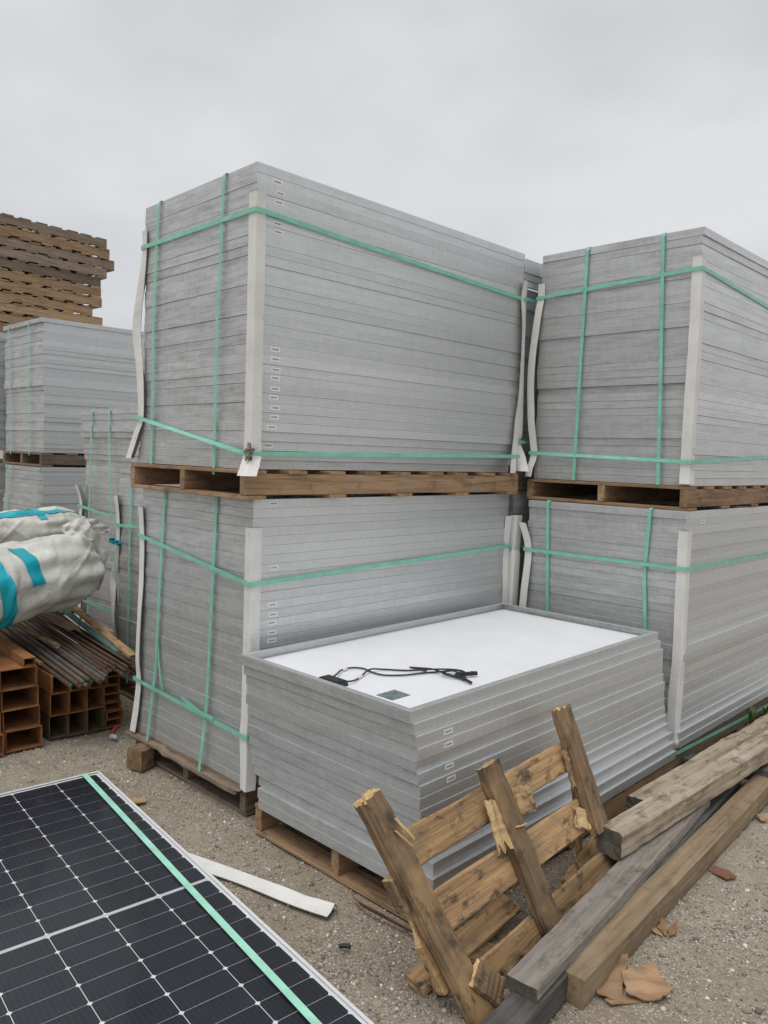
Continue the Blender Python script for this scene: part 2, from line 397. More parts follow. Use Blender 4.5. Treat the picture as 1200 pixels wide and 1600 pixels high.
def pebbles(name, n, smin, smax, label, ico):
    if ico:
        t = (1 + 5 ** .5) / 2
        bv = np.array([(-1, t, 0), (1, t, 0), (-1, -t, 0), (1, -t, 0), (0, -1, t), (0, 1, t), (0, -1, -t), (0, 1, -t), (t, 0, -1), (t, 0, 1), (-t, 0, -1), (-t, 0, 1)]) / 1.9
        bf = np.array([(0, 11, 5), (0, 5, 1), (0, 1, 7), (0, 7, 10), (0, 10, 11), (1, 5, 9), (5, 11, 4), (11, 10, 2), (10, 7, 6), (7, 1, 8), (3, 9, 4), (3, 4, 2), (3, 2, 6), (3, 6, 8), (3, 8, 9), (4, 9, 5), (2, 4, 11), (6, 2, 10), (8, 6, 7), (9, 8, 1)])
    else:
        bv = np.array([(1, 0, 0), (-1, 0, 0), (0, 1, 0), (0, -1, 0), (0, 0, 1), (0, 0, -1.)])
        bf = np.array([(0, 2, 4), (2, 1, 4), (1, 3, 4), (3, 0, 4), (2, 0, 5), (1, 2, 5), (3, 1, 5), (0, 3, 5)])
    # density: more by the stack foot and to the right
    P = []
    while sum(len(p) for p in P) < n:
        u = nrng.random(n)
        y = 1.75 + 2.9 * u ** 1.5; x = nrng.uniform(-0.62, 0.62, n) * y * 1.0
        dn = vnoise(x + 9, y + 5, 0.4, 5) * 0.7 + vnoise(x + 3, y + 1, 0.13, 6) * 0.5
        fd = np.abs((x + 0.25) * 0.72 + (y - 2.75) * 0.69)
        dn = dn + 0.35 * np.exp(-(fd / 0.12) ** 2) + 0.12 * (x > 0.4)
        keep = nrng.random(n) < np.clip((dn - 0.30) * 1.5, 0.05, 1)
        P.append(np.stack([x[keep], y[keep]], -1))
    P = np.concatenate(P)[:n]
    s = smin * (smax / smin) ** (nrng.random(n) ** 2.2)
    k = len(bv)
    sc3 = nrng.uniform(0.65, 1.25, (n, 1, 3)) * s[:, None, None]; sc3[..., 2] *= 0.75
    v = bv[None] * (1 + nrng.uniform(-0.22, 0.22, (n, k, 3))) * sc3
    a = nrng.uniform(0, 6.28, n); ca, sa = np.cos(a)[:, None], np.sin(a)[:, None]
    vx = v[..., 0] * ca - v[..., 1] * sa; vy = v[..., 0] * sa + v[..., 1] * ca
    z0 = gz(P[:, 0], P[:, 1]) + s * 0.25
    vv = np.stack([vx + P[:, :1], vy + P[:, 1:], v[..., 2] + z0[:, None]], -1).reshape(-1, 3).astype(np.float32)
    ff = (bf[None] + (np.arange(n) * k)[:, None, None]).reshape(-1, 3).astype(np.int32)
    me = bpy.data.meshes.new(name); me.vertices.add(len(vv)); me.vertices.foreach_set('co', vv.ravel())
    me.loops.add(ff.size); me.loops.foreach_set('vertex_index', ff.ravel())
    me.polygons.add(len(ff)); me.polygons.foreach_set('loop_start', np.arange(0, ff.size, 3, dtype=np.int32))
    me.materials.append(M_PEB); me.update()
    o = obj(name, me); tag(o, label, 'gravel', kind='stuff')
pebbles('gravel', 70000, 0.0016, 0.0055, 'fine loose gravel strewn over the dirt', False)
pebbles('stones', 260, 0.006, 0.013, 'scattered bigger stones on the gravel', True)
pebbles('gravel_stones', 5000, 0.0035, 0.010, 'larger pale and grey stones among the gravel', True)

# ------------------------------------------------------------------ stacks
W, L = 0.9333, 1.8315
def V2(yaw): return np.array([math.cos(yaw), math.sin(yaw), 0]), np.array([-math.sin(yaw), math.cos(yaw), 0])
class Frame2:
    """local frame of a stack: b along the long side, a along the short side, z up"""
    def __init__(s, x, y, yaw): s.o = np.array([x, y, 0.0]); s.yaw = yaw; s.eb, s.ea = V2(yaw)
    def w(s, a, b, z): return s.o + s.ea * a + s.eb * b + np.array([0, 0, z])

# panel frame: closed C profile swept round the rectangle, mitred corners (origin at panel centre, bottom at z=0)
FH = 0.0397
def frame_mesh(name, LL, WW, mats, h=FH, back=0.025, lip=0.011):
    e = 0.0011
    prof = [(0, e), (0, h - e), (e, h), (back, h), (back, h - 0.002), (0.0022, h - 0.002), (0.0022, 0.0075), (lip, 0.0075), (lip, 0.0), (e, 0)]
    cs = [(-1, -1), (1, -1), (1, 1), (-1, 1)]
    verts = []
    for sx, sy in cs:
        for i, z in prof: verts.append((sx * (LL / 2 - i), sy * (WW / 2 - i), z))
    n = len(prof); faces = []; fm = []
    for c in range(4):
        for k in range(n):
            a, b_ = c * n + k, c * n + (k + 1) % n; d = ((c + 1) % 4) * n
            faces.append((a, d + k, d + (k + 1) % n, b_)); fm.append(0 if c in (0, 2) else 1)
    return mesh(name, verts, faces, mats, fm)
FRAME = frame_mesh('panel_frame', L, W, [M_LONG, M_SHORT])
def slab(name, LL, WW, z0, z1, mat):
    x, y = LL / 2, WW / 2
    v = [(-x, -y, z0), (x, -y, z0), (x, y, z0), (-x, y, z0), (-x, -y, z1), (x, -y, z1), (x, y, z1), (-x, y, z1)]
    return mesh(name, v, [(3, 2, 1, 0), (4, 5, 6, 7), (0, 1, 5, 4), (1, 2, 6, 5), (2, 3, 7, 6), (3, 0, 4, 7)], [mat])
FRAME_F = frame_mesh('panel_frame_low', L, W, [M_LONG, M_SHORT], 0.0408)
SHEET = slab('panel_backsheet', L - 0.006, W - 0.006, 0.0022, 0.0068, M_SHEET)
def label_mesh():
    x, z, y = 0.0235, 0.0088, 0.0004
    v = [(-x, -y, -z), (x, -y, -z), (x, -y, z), (-x, -y, z), (-x, 0, -z), (x, 0, -z), (x, 0, z), (-x, 0, z)]
    return mesh('barcode_label', v, [(0, 1, 2, 3), (1, 5, 6, 2), (5, 4, 7, 6), (4, 0, 3, 7), (3, 2, 6, 7), (4, 5, 1, 0)], [M_LABEL])
LABEL = label_mesh()

def stack(fr, z0, n, pitch, where, group, off=None, labels=(), jit=0.0012, lab_b=0.11, seed=1, ryaw=None, sheets=True):
    """n panels from the top down; off(i) -> (da, db) shift of panel i"""
    r = random.Random(seed); tops = []
    for i in range(n):
        z = z0 + (n - 1 - i) * pitch
        da, db = (r.gauss(0, jit), r.gauss(0, jit))
        if off:
            q = off(i); da += q[0]; db += q[1]
        ya = fr.yaw + r.gauss(0, 0.0012) + (ryaw(i) if ryaw else 0)
        c = fr.w(W / 2 + da, L / 2 + db, z)
        p = thing('solar_panel', f'grey framed solar panel, {ordw(i + 1)} from the top of {where}', 'solar panel', c, (0, 0, ya), group)
        obj('frame', FRAME_F if pitch == 0.041 else FRAME, p)
        if sheets: obj('backsheet', SHEET, p)
        if i in labels:
            obj('barcode_label', LABEL, p, (-L / 2 + lab_b + r.uniform(-0.006, 0.006), -W / 2 - 0.0006, pitch * 0.52 + r.uniform(-0.004, 0.004)))
        tops.append((da, db))
    return tops

AU = Frame2(-0.554, 3.218, 0.7777); AL = Frame2(-0.539, 3.259, 0.7974)
BU = Frame2(1.5272, 3.9277, 0.7889); BL = Frame2(1.5226, 3.8863, 0.8042)
F = Frame2(0.1038, 2.4676, 0.8052)
D = Frame2(-3.08, 7.0, 0.785); G2 = Frame2(-1.018, 4.244, 0.785); G1 = Frame2(-1.601, 5.135, 0.785)
C = Frame2(0.757, 4.60, 0.785); E_ = Frame2(-3.90, 7.72, 0.785)
PH = 0.125
def au_off(i):
    if i < 7: return (0.0, 0.0)
    if i >= 26: return ((0.0, 0.012, 0.022, 0.034, 0.046)[i - 26], -0.006)
    if i in (9, 22): return (0.0, 0.005)
    return (0.0015, 0.002)
stack(AU, 1.490, 31, 0.04, 'the upper centre stack', 'solar panels in the upper centre stack', au_off, (1, 2, 3, 5, 6, 18, 19, 20, 21, 22, 23, 24, 25, 26, 28), seed=3)
def al_off(i):
    if i >= 24: return (-0.004 * (i > 26), -0.012 - 0.006 * (i - 23) / 3)
    return (0, -0.008 if i in (8, 15) else -0.012)
stack(AL, 0.125, 31, 0.04, 'the lower centre stack', 'solar panels in the lower centre stack', al_off, (0, 7, 11, 12, 13, 14, 15), seed=4)
def bu_off(i):
    if i == 0: return (-0.008, -0.004)
    if i <= 2: return (0.0, -0.003)
    if i <= 18: return (-0.008, -0.004)
    return (-0.008, 0.012 - 0.0004 * (i - 19))
stack(BU, 1.460, 32, 0.04, 'the upper right stack', 'solar panels in the upper right stack', bu_off, (), seed=5, jit=0.0022)
def bl_off(i):
    if i < 7: return (0.004, 0)
    if i in (17, 18): return (-0.016, -0.006)
    if i > 26: return (-0.010 * (i - 26), 0.0)
    return (0.0, 0.0)
stack(BL, 0.125, 30, 0.0403, 'the lower right stack', 'solar panels in the lower right stack', bl_off, (1,), seed=6, jit=0.0022, lab_b=0.2)
# low front stack, stepped out towards the viewer near its foot
fo = [(0.0, 0.0), (-0.012, 0.013), (-0.022, 0.019), (-0.023, 0.02), (-0.023, 0.02), (-0.031, 0.023), (-0.038, 0.027), (-0.038, 0.026), (-0.041, 0.028), (-0.044, 0.030), (-0.052, 0.032), (-0.063, 0.036), (-0.085, 0.042), (-0.106, 0.024), (-0.114, 0.026)]
stack(F, 0.125, 15, 0.041, 'the low front stack', 'solar panels in the low front stack', lambda i: fo[i], (2, 3, 5, 6), seed=8, jit=0.0012, lab_b=0.16)
def d_off(i):
    if i == 0: return (0.0, -0.02)
    if i in (13, 14): return (-0.006, -0.014)
    if 3 < i < 14: return (-0.004, -0.004)
    return (0, 0.006)
stack(D, 1.490, 30, 0.04, 'the upper far left stack', 'solar panels in the upper far left stack', d_off, (), seed=9, jit=0.0035)
stack(D, 0.125, 30, 0.0412, 'the lower far left stack', 'solar panels in the lower far left stack', lambda i: (-0.02, -0.01 if i < 7 else -0.03), (), seed=10, jit=0.004, sheets=False)
def g1_off(i):
    if i < 5: return (0.0, -0.012)
    if i < 8: return (-0.07 - 0.012 * (i - 5), 0.0)
    if i < 10: return (-0.12, -0.002)
    return (0, 0.004)
def g1_off(i): return (0.0, -0.012) if i < 5 else ((0.0, 0.006 + 0.004 * (i - 5)) if i < 11 else (-0.004, 0.03))
stack(G1, 0.125, 42, 0.0406, 'the tall stack behind centre', 'solar panels in the tall stack behind the centre stacks', g1_off, (), seed=12, jit=0.0035, sheets=False, ryaw=lambda i: 0.0 if i < 5 or i > 10 else -0.006 * (i - 4))
stack(G2, 0.125, 31, 0.04, 'the half-hidden stack left of centre', 'solar panels in the stack left of the centre stacks', None, (), seed=13, jit=0.003, sheets=False)
stack(C, 1.490, 31, 0.04, 'the dark stack in the gap', 'solar panels in the dark stack in the gap', lambda i: (-0.016, -0.012) if i == 0 else ((-0.01, 0) if i in (1, 2, 3) else (0.012, 0.006)), (3,), seed=14, jit=0.003, sheets=False, lab_b=0.075)

# the panels past the first three hundred: deeper stacks that show only slivers
def far_panels():
    vs_, fs_, fm_ = [], [], []
    fv = [v.co.copy() for v in FRAME.vertices]; ff = [tuple(p.vertices) for p in FRAME.polygons]; fmi = [p.material_index for p in FRAME.polygons]
    r = random.Random(21)
    for fr, z0, n in ((C, 0.125, 31), (E_, 0.125, 31), (E_, 1.49, 29), (Hs, 0.125, 31), (Hs, 1.49, 30)):
        for i in range(n):
            ya = fr.yaw + r.gauss(0, 0.002); c = fr.w(W / 2 + r.gauss(0, 0.006), L / 2 + r.gauss(0, 0.006), z0 + i * 0.04)
            ca, sa = math.cos(ya), math.sin(ya); k = len(vs_)
            vs_ += [(c[0] + v.x * ca - v.y * sa, c[1] + v.x * sa + v.y * ca, c[2] + v.z) for v in fv]
            fs_ += [tuple(q + k for q in f) for f in ff]; fm_ += fmi
    o = obj('solar_panels', mesh('far_solar_panels', vs_, fs_, [M_LONG, M_SHORT], fm_))
    tag(o, 'grey solar panels in the farther stacks that show only as slivers', 'solar panel', kind='stuff')
# far pallet pile stands with its right near corner here
HX, HY, HYAW = -3.62, 10.05, 0.88
Hs = Frame2(HX - math.cos(HYAW) * (L + 0.05), HY - math.sin(HYAW) * (L + 0.05), HYAW)
far_panels()

# ------------------------------------------------------------------ boards
def plank_mesh(name, l, w, h, mats, seg=6, wob=0.0015, chamf=0.0025, rag0=0.0, rag1=0.0, seed=0, bow=0.0, per=1, smooth=False, rough=0.0, taper=1.0):
    """plank along x from 0..l, centred in y (w) and z (h); mats: side, end"""
    r = random.Random(seed)
    y, z = w / 2, h / 2; c = min(chamf, y * 0.6, z * 0.6)
    base = [(-y + c, -z), (y - c, -z), (y, -z + c), (y, z - c), (y - c, z), (-y + c, z), (-y, z - c), (-y, -z + c)]
    pr = []
    for k in range(8):
        a, b_ = base[k], base[(k + 1) % 8]; pr.append(a)
        if k % 2 == 0 and per > 1:
            for q in range(1, per): t = q / per; pr.append((a[0] + (b_[0] - a[0]) * t, a[1] + (b_[1] - a[1]) * t))
    n = len(pr)
    amp = [r.gauss(0, rough) for _ in range(n)]
    verts = []
    for s in range(seg + 1):
        t = s / seg; dy, dz = r.gauss(0, wob), r.gauss(0, wob) + bow * 4 * t * (1 - t)
        tp = 1 + (taper - 1) * t
        for k, (py, pz) in enumerate(pr):
            amp[k] = amp[k] * 0.8 + r.gauss(0, rough) * 0.6
            ln = math.hypot(py, pz); q = 1 + amp[k] / ln
            x = l * t
            if s == 0 and rag0: x += r.uniform(-rag0, rag0 * 0.3)
            if s == seg and rag1: x += r.uniform(-rag1 * 0.3, rag1)
            verts.append((x, py * q * tp + dy, pz * q * tp + dz))
    faces, fm = [], []
    for s in range(seg):
        for k in range(n):
            k2 = (k + 1) % n
            faces.append((s * n + k, (s + 1) * n + k, (s + 1) * n + k2, s * n + k2)); fm.append(0)
    for s, rg, x in ((0, rag0, 0), (seg, rag1, l)):
        ci = len(verts); ring = verts[s * n:(s + 1) * n]
        verts.append((x + (rg * 0.5 if s == 0 else -rg * 0.5), sum(q[1] for q in ring) / n, sum(q[2] for q in ring) / n))
        for k in range(n):
            k2 = (k + 1) % n
            faces.append((ci, s * n + k, s * n + k2) if s == 0 else (ci, s * n + k2, s * n + k)); fm.append(1)
    # orient outward
    m = mesh(name, verts, [tuple(f) for f in faces], list(mats), fm, smooth)
    return m
def axes_mat(p0, p1, up=(0, 0, 1)):
    """matrix: x from p0 to p1, z near up"""
    p0, p1 = Vector(p0), Vector(p1); x = (p1 - p0).normalized(); y = Vector(up).cross(x).normalized(); z = x.cross(y)
    m = Matrix((x, y, z)).transposed().to_4x4(); m.translation = p0
    return m

PB = {}
def pallet_meshes(LL, WW, mat, bw=0.10):
    key = (LL, WW, mat.name, bw)
    if key not in PB:
        PB[key] = dict(str=[plank_mesh('stringer', LL, 0.040, 0.089, (mat, mat), 5, 0.001, seed=31 + i) for i in range(2)],
                       top=[plank_mesh('deck_board', WW, bw, 0.016, (mat, mat), 3, 0.001, 0.002, seed=41 + i) for i in range(3)])
    return PB[key]
def pallet(mat4, LL, WW, label, mat=M_PAL, group=None, ntop=9, nbot=5, seed=0, skip=(), cat='pallet', bw=0.10):
    """pallet with its corner at the origin of mat4: x long, y across, z up; 0.123 tall"""
    r = random.Random(seed); ms = pallet_meshes(LL, WW, mat, bw)
    p = thing('wooden_pallet', label, cat, group=group, mat=mat4)
    for k in range(3):
        obj('stringer', r.choice(ms['str']), p, (0, 0.021 + k * (WW - 0.042) / 2, 0.0615))
    for zz, nb, bot in ((0.1145, ntop, 0), (0.0085, nbot, 1)):
        for k in range(nb):
            if (bot, k) in skip: continue
            x = bw / 2 + 0.002 + k * (LL - bw - 0.004) / (nb - 1) + r.uniform(-0.012, 0.012) * (0 < k < nb - 1)
            obj('deck_board', r.choice(ms['top']), p, (x, r.uniform(-0.005, 0.003), zz), (0, 0, math.pi / 2 + r.uniform(-0.006, 0.006)))
    return p
def pm(fr, a, b, z, dyaw=0):
    m = Matrix.Rotation(fr.yaw + dyaw, 4, 'Z'); m.translation = Vector(fr.w(a, b, z)); return m
PG = 'pallets under the panel stacks'
pallet(pm(AU, -0.012, -0.035, 1.3655), L + 0.05, 1.01, 'brown wooden pallet under the upper centre stack', seed=1, group=PG)
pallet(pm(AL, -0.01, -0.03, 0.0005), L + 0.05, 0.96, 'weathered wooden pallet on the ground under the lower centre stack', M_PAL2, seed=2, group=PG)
pallet(pm(BU, -0.015, -0.02, 1.3355), L + 0.05, 0.965, 'brown wooden pallet under the upper right stack', seed=3, group=PG)
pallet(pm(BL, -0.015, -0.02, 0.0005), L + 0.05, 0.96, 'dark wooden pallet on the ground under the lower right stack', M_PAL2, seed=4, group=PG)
pallet(pm(F, -0.105, 0.045, 0.0005), L - 0.02, 0.97, 'tan wooden pallet on the ground under the low front stack', M_PAL, seed=5, group=PG)
pallet(pm(D, -0.012, -0.02, 1.3655), L + 0.05, 0.96, 'wooden pallet under the upper far left stack', M_PAL2, seed=6, group=PG)
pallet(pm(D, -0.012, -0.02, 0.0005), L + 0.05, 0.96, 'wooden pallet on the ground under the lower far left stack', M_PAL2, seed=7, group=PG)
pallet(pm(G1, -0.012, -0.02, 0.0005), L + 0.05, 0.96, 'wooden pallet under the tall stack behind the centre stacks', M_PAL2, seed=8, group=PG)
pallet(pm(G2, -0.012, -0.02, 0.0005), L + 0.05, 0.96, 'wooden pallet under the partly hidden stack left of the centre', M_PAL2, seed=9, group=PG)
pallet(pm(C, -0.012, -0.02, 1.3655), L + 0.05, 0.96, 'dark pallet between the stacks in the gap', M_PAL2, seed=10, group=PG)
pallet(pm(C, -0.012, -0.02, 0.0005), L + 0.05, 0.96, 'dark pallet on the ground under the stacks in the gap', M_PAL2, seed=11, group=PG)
# splintered front deck board of the lower centre pallet
bm_ = plank_mesh('deck_board', 0.93, 0.05, 0.016, (M_PAL2, M_TANSTR), 16, 0.0025, 0.002, 0.03, 0.03, 77, per=3, rough=0.002)
m4 = axes_mat(AL.w(0.95, -0.048, 0.108), AL.w(0.02, -0.050, 0.104))
sb = tag(obj('broken_board', bm_, mat=m4), 'splintered brown board along the foot of the lower centre stack', 'board')

# tall pile of empty pallets, far left
offs = [0.0, 0.035, 0.115, -0.005, -0.075, -0.075, -0.07, -0.185, -0.06, -0.10, -0.03, -0.05]
np_ = len(offs)
for i, ob in enumerate(offs):
    z = 4.175 - (i + 1) * 0.1235
    if i >= 8: mt = M_PAL
    m = Matrix.Rotation(HYAW + rng.uniform(-0.012, 0.012), 4, 'Z')
    fx = Vector((HX, HY, z)) + Vector((math.cos(HYAW), math.sin(HYAW), 0)) * (ob - L - 0.05)
    m.translation = fx
    pallet(m, L + 0.05, 0.96, f'empty wooden pallet, {ordw(i + 1)} from the top of the far left pile', M_PILE2 if i in (0, 2, 3, 4) else M_PILE, 'pallets in the far left pile', 10, 8, 60 + i, bw=0.135)

# ------------------------------------------------------------------ straps and corner boards
def smooth_path(pts, fine=8):
    P = [np.array(p, float) for p in pts]; out = []
    for i in range(len(P) - 1):
        p0, p1, p2, p3 = P[max(i - 1, 0)], P[i], P[i + 1], P[min(i + 2, len(P) - 1)]
        for k in range(fine):
            t = k / fine
            out.append(0.5 * (2 * p1 + (p2 - p0) * t + (2 * p0 - 5 * p1 + 4 * p2 - p3) * t * t + (3 * p1 - p0 - 3 * p2 + p3) * t ** 3))
    out.append(P[-1]); return out

def ribbon(pts, nrm, width=0.018, th=0.0011, wid=None, twist=None):
    """band through pts with outward normals; returns verts, faces"""
    P = [np.array(p, float) for p in pts]; Nn = [np.array(n, float) / np.linalg.norm(n) for n in nrm]
    v, f = [], []
    for i, p in enumerate(P):
        t = P[min(i + 1, len(P) - 1)] - P[max(i - 1, 0)]; t /= np.linalg.norm(t)
        side = np.cross(t, Nn[i]); side /= np.linalg.norm(side)
        n2 = np.cross(side, t)
        if twist is not None and twist[i]:
            a = twist[i]; side, n2 = side * math.cos(a) + n2 * math.sin(a), n2 * math.cos(a) - side * math.sin(a)
        w2 = (wid[i] if wid else width) / 2
        for sx, sn in ((-1, 0), (1, 0), (1, 1), (-1, 1)): v.append(p + side * sx * w2 + n2 * sn * th)
    m = len(P)
    for i in range(m - 1):
        for k in range(4):
            k2 = (k + 1) % 4; f.append((i * 4 + k, i * 4 + k2, (i + 1) * 4 + k2, (i + 1) * 4 + k))
    f.append((3, 2, 1, 0)); f.append(tuple((m - 1) * 4 + k for k in range(4)))
    return v, f
SG = 'mint green bands round the panel stacks'
def band(fr, zs, label, o=0.016, group=SG, sag=0.0, w=0.019, ab=None, tw=None):
    """horizontal band: zs at near, left, back, right corners (near: a=0,b=0)"""
    A0, A1, B0, B1 = ab or (0, W, 0, L)
    cor = [((A0, B0), zs[0]), ((A0, B1), zs[3]), ((A1, B1), zs[2]), ((A1, B0), zs[1])]
    pts, nr, tws = [], [], []
    r = 0.007
    out = [(-1, -1), (-1, 1), (1, 1), (1, -1)]
    for i in range(4):
        (a, b_), z = cor[i]; (a2, b2), z2 = cor[(i + 1) % 4]
        sa, sb_ = out[i]; ta, tb = out[(i + 1) % 4]
        first = (a + sa * o, b_ - sb_ * r) if i in (0, 2) else (a - sa * r, b_ + sb_ * o)
        last = (a2 + ta * o, b2 - tb * r) if i in (0, 2) else (a2 - ta * r, b2 + tb * o)
        nv = fr.ea * sa if i in (0, 2) else fr.eb * sb_
        # first rounded corner point
        pts.append(fr.w(a + sa * (o - 0.002), b_ + sb_ * (o - 0.002), z)); nr.append(fr.ea * sa + fr.eb * sb_); tws.append(0)
        for k in range(13):
            t = k / 12; q = (first[0] + (last[0] - first[0]) * t, first[1] + (last[1] - first[1]) * t)
            pts.append(fr.w(q[0], q[1], z + (z2 - z) * t - sag * 4 * t * (1 - t))); nr.append(nv)
            tws.append((tw[i] * math.sin(math.pi * t) if tw else 0) + 0.0)
    pts.append(pts[0]); nr.append(nr[0]); tws.append(0)
    v, f = ribbon(pts, nr, w, twist=tws)
    return tag(obj('strapping_band', mesh('strapping_band', v, f, [M_STRAP])), label, 'strap', group)
def loop(fr, path_face, ztop, zbot, atop, label, o=0.010, group=SG, w=0.019, back=True):
    """vertical band over the length of a stack: path_face = [(a, outward, z)...] down the short face, then under and up the far face"""
    pts, nr = [], []
    r = 0.006
    nb = -fr.eb
    pf = path_face
    for a, oo, z in pf[::-1]: pts.append(fr.w(a, -oo, z)); nr.append(nb)
    a = atop
    t0_ = 0.014 if fr is AL else 0.0; pts.append(fr.w(a, -0.007 - t0_, ztop - 0.004)); nr.append(nb); pts.append(fr.w(a, -0.003 - t0_, ztop + 0.0015)); nr.append(nb + np.array([0, 0, 1]))
    for t in np.linspace(0.012, L - 0.008, 6): pts.append(fr.w(a, t, ztop + 0.0015)); nr.append((0, 0, 1))
    if back:
        pts.append(fr.w(a, L + o * 0.6, ztop)); nr.append(fr.eb + np.array([0, 0, 1]))
        for z in (ztop - 0.02, zbot): pts.append(fr.w(a, L + o, z)); nr.append(fr.eb)
    v, f = ribbon(pts, nr, w)
    return tag(obj('strapping_band', mesh('strapping_band', v, f, [M_STRAP])), label, 'strap', group)

# centre
band(AU, (2.537, 2.538, 2.49, 2.473), 'mint green band level round the upper part of the upper centre stack', sag=0.0)
band(AU, (1.556, 1.713, 1.66, 1.584), 'mint green band slanting round the foot of the upper centre stack', 0.030, ab=(0.0, W + 0.01, 0, L - 0.03), tw=[0.0, 0, 0, 0.9])
band(AL, (1.008, 1.126, 1.09, 1.058), 'mint green band round the upper part of the lower centre stack', ab=(0, W, -0.014, L - 0.008))
band(AL, (0.353, 0.391, 0.40, 0.36), 'mint green band low round the lower centre stack with loose end', 0.03, ab=(0, W, -0.014, L - 0.008))
loop(AU, [(0.784, 0.012, 2.70), (0.80, 0.014, 2.45), (0.816, 0.014, 2.18), (0.815, 0.016, 1.80), (0.819, 0.018, 1.47)], 2.73, 1.45, 0.784, 'mint green upright band near the left edge of the upper centre stack')
loop(AU, [(0.227, 0.012, 2.70), (0.236, 0.014, 2.42), (0.243, 0.022, 2.12), (0.25, 0.020, 1.80), (0.259, 0.018, 1.46)], 2.73, 1.45, 0.227, 'mint green upright band near the corner board of the upper centre stack')
loop(AL, [(0.708, 0.020, 1.34), (0.73, 0.026, 0.95), (0.757, 0.030, 0.5), (0.784, 0.060, 0.09)], 1.3655, 0.09, 0.708, 'mint green upright band near the left edge of the lower centre stack')
loop(AL, [(0.265, 0.020, 1.34), (0.28, 0.026, 0.9), (0.297, 0.034, 0.4), (0.306, 0.064, 0.09)], 1.3655, 0.09, 0.265, 'mint green upright band near the corner of the lower centre stack')
# right
band(BU, (2.538, 2.50, 2.47, 2.44), 'mint green band round the upper part of the upper right stack', 0.017)
band(BU, (1.582, 1.608, 1.63, 1.665), 'mint green band round the foot of the upper right stack', 0.02, tw=[0, 0, 0, 0.5])
band(BL, (1.045, 1.045, 1.04, 1.035), 'mint green band round the upper part of the lower right stack', 0.02)
band(BL, (0.112, 0.14, 0.12, 0.055), 'mint green band sagging along the foot of the lower right stack', 0.036)
loop(BU, [(0.629, 0.016, 2.72), (0.636, 0.018, 2.1), (0.644, 0.020, 1.46)], 2.742, 1.44, 0.629, 'mint green upright band near the middle of the upper right stack')
loop(BU, [(0.197, 0.016, 2.72), (0.17, 0.018, 2.1), (0.147, 0.020, 1.46)], 2.742, 1.44, 0.197, 'mint green upright band near the corner board of the upper right stack')
loop(BL, [(0.803, 0.016, 1.33), (0.775, 0.012, 0.7), (0.77, 0.02, 0.1)], 1.337, 0.1, 0.803, 'mint green upright band at the left of the lower right stack')
loop(BL, [(0.191, 0.016, 1.33), (0.205, 0.012, 1.0), (0.181, 0.020, 0.7), (0.18, 0.02, 0.1)], 1.337, 0.1, 0.191, 'mint green upright band near the corner board of the lower right stack')
# far left and middle distance
loop(D, [(0.755, 0.03, 2.66), (0.73, 0.03, 2.1), (0.714, 0.03, 1.46)], 2.69, 1.45, 0.755, 'faded green upright band at the left of the upper far left stack')
loop(D, [(0.262, 0.03, 2.66), (0.255, 0.03, 2.1), (0.25, 0.03, 1.46)], 2.69, 1.45, 0.262, 'faded green upright band near the corner of the upper far left stack')
loop(D, [(0.70, 0.05, 1.33), (0.78, 0.05, 0.9), (0.86, 0.05, 0.1)], 1.361, 0.1, 0.70, 'faded green upright band at the left of the lower far left stack')
loop(D, [(0.03, 0.05, 1.33), (0.05, 0.05, 0.9), (0.06, 0.05, 0.1)], 1.361, 0.1, 0.03, 'faded green upright band near the corner of the lower far left stack')
loop(G1, [(0.724, 0.02, 1.80), (0.742, 0.022, 1.4), (0.77, 0.02, 1.0), (0.78, 0.02, 0.1)], 1.832, 0.1, 0.724, 'mint green upright band at the left of the tall stack behind')
loop(G1, [(0.451, 0.02, 1.80), (0.43, 0.03, 1.6), (0.385, 0.04, 1.31), (0.37, 0.04, 1.1)], 1.832, 0.1, 0.451, 'slack mint green band hanging down the tall stack behind')
loop(G1, [(0.657, 0.035, 1.38), (0.69, 0.03, 1.1), (0.724, 0.03, 0.85), (0.73, 0.03, 0.1)], 1.40, 0.1, 0.657, 'short mint green upright band low on the tall stack behind', back=False) if False else None
band(G1, (1.05, 1.12, 1.1, 1.1), 'mint green level band round the tall stack behind', 0.025)
band(G1, (0.40, 0.42, 0.4, 0.4), 'mint green low band round the tall stack behind', 0.025)
band(G2, (1.12, 1.073, 1.1, 1.1), 'mint green level band round the partly hidden stack left of centre', 0.025)
band(G2, (0.30, 0.33, 0.3, 0.3), 'mint green low band round the partly hidden stack left of centre', 0.025)
loop(G2, [(0.75, 0.014, 1.34), (0.75, 0.022, 0.8), (0.748, 0.03, 0.30), (0.748, 0.03, 0.1)], 1.367, 0.1, 0.75, 'mint green upright band on the partly hidden stack left of centre')
band(C, (2.50, 2.50, 2.5, 2.47), 'dark green band crossing the gap round the upper stack', 0.024)
band(C, (1.67, 1.67, 1.66, 1.66), 'dark green low band round the upper stack in the gap', 0.024)
band(C, (1.045, 1.05, 1.05, 1.05), 'dark green band round the lower stack in the gap', 0.024)
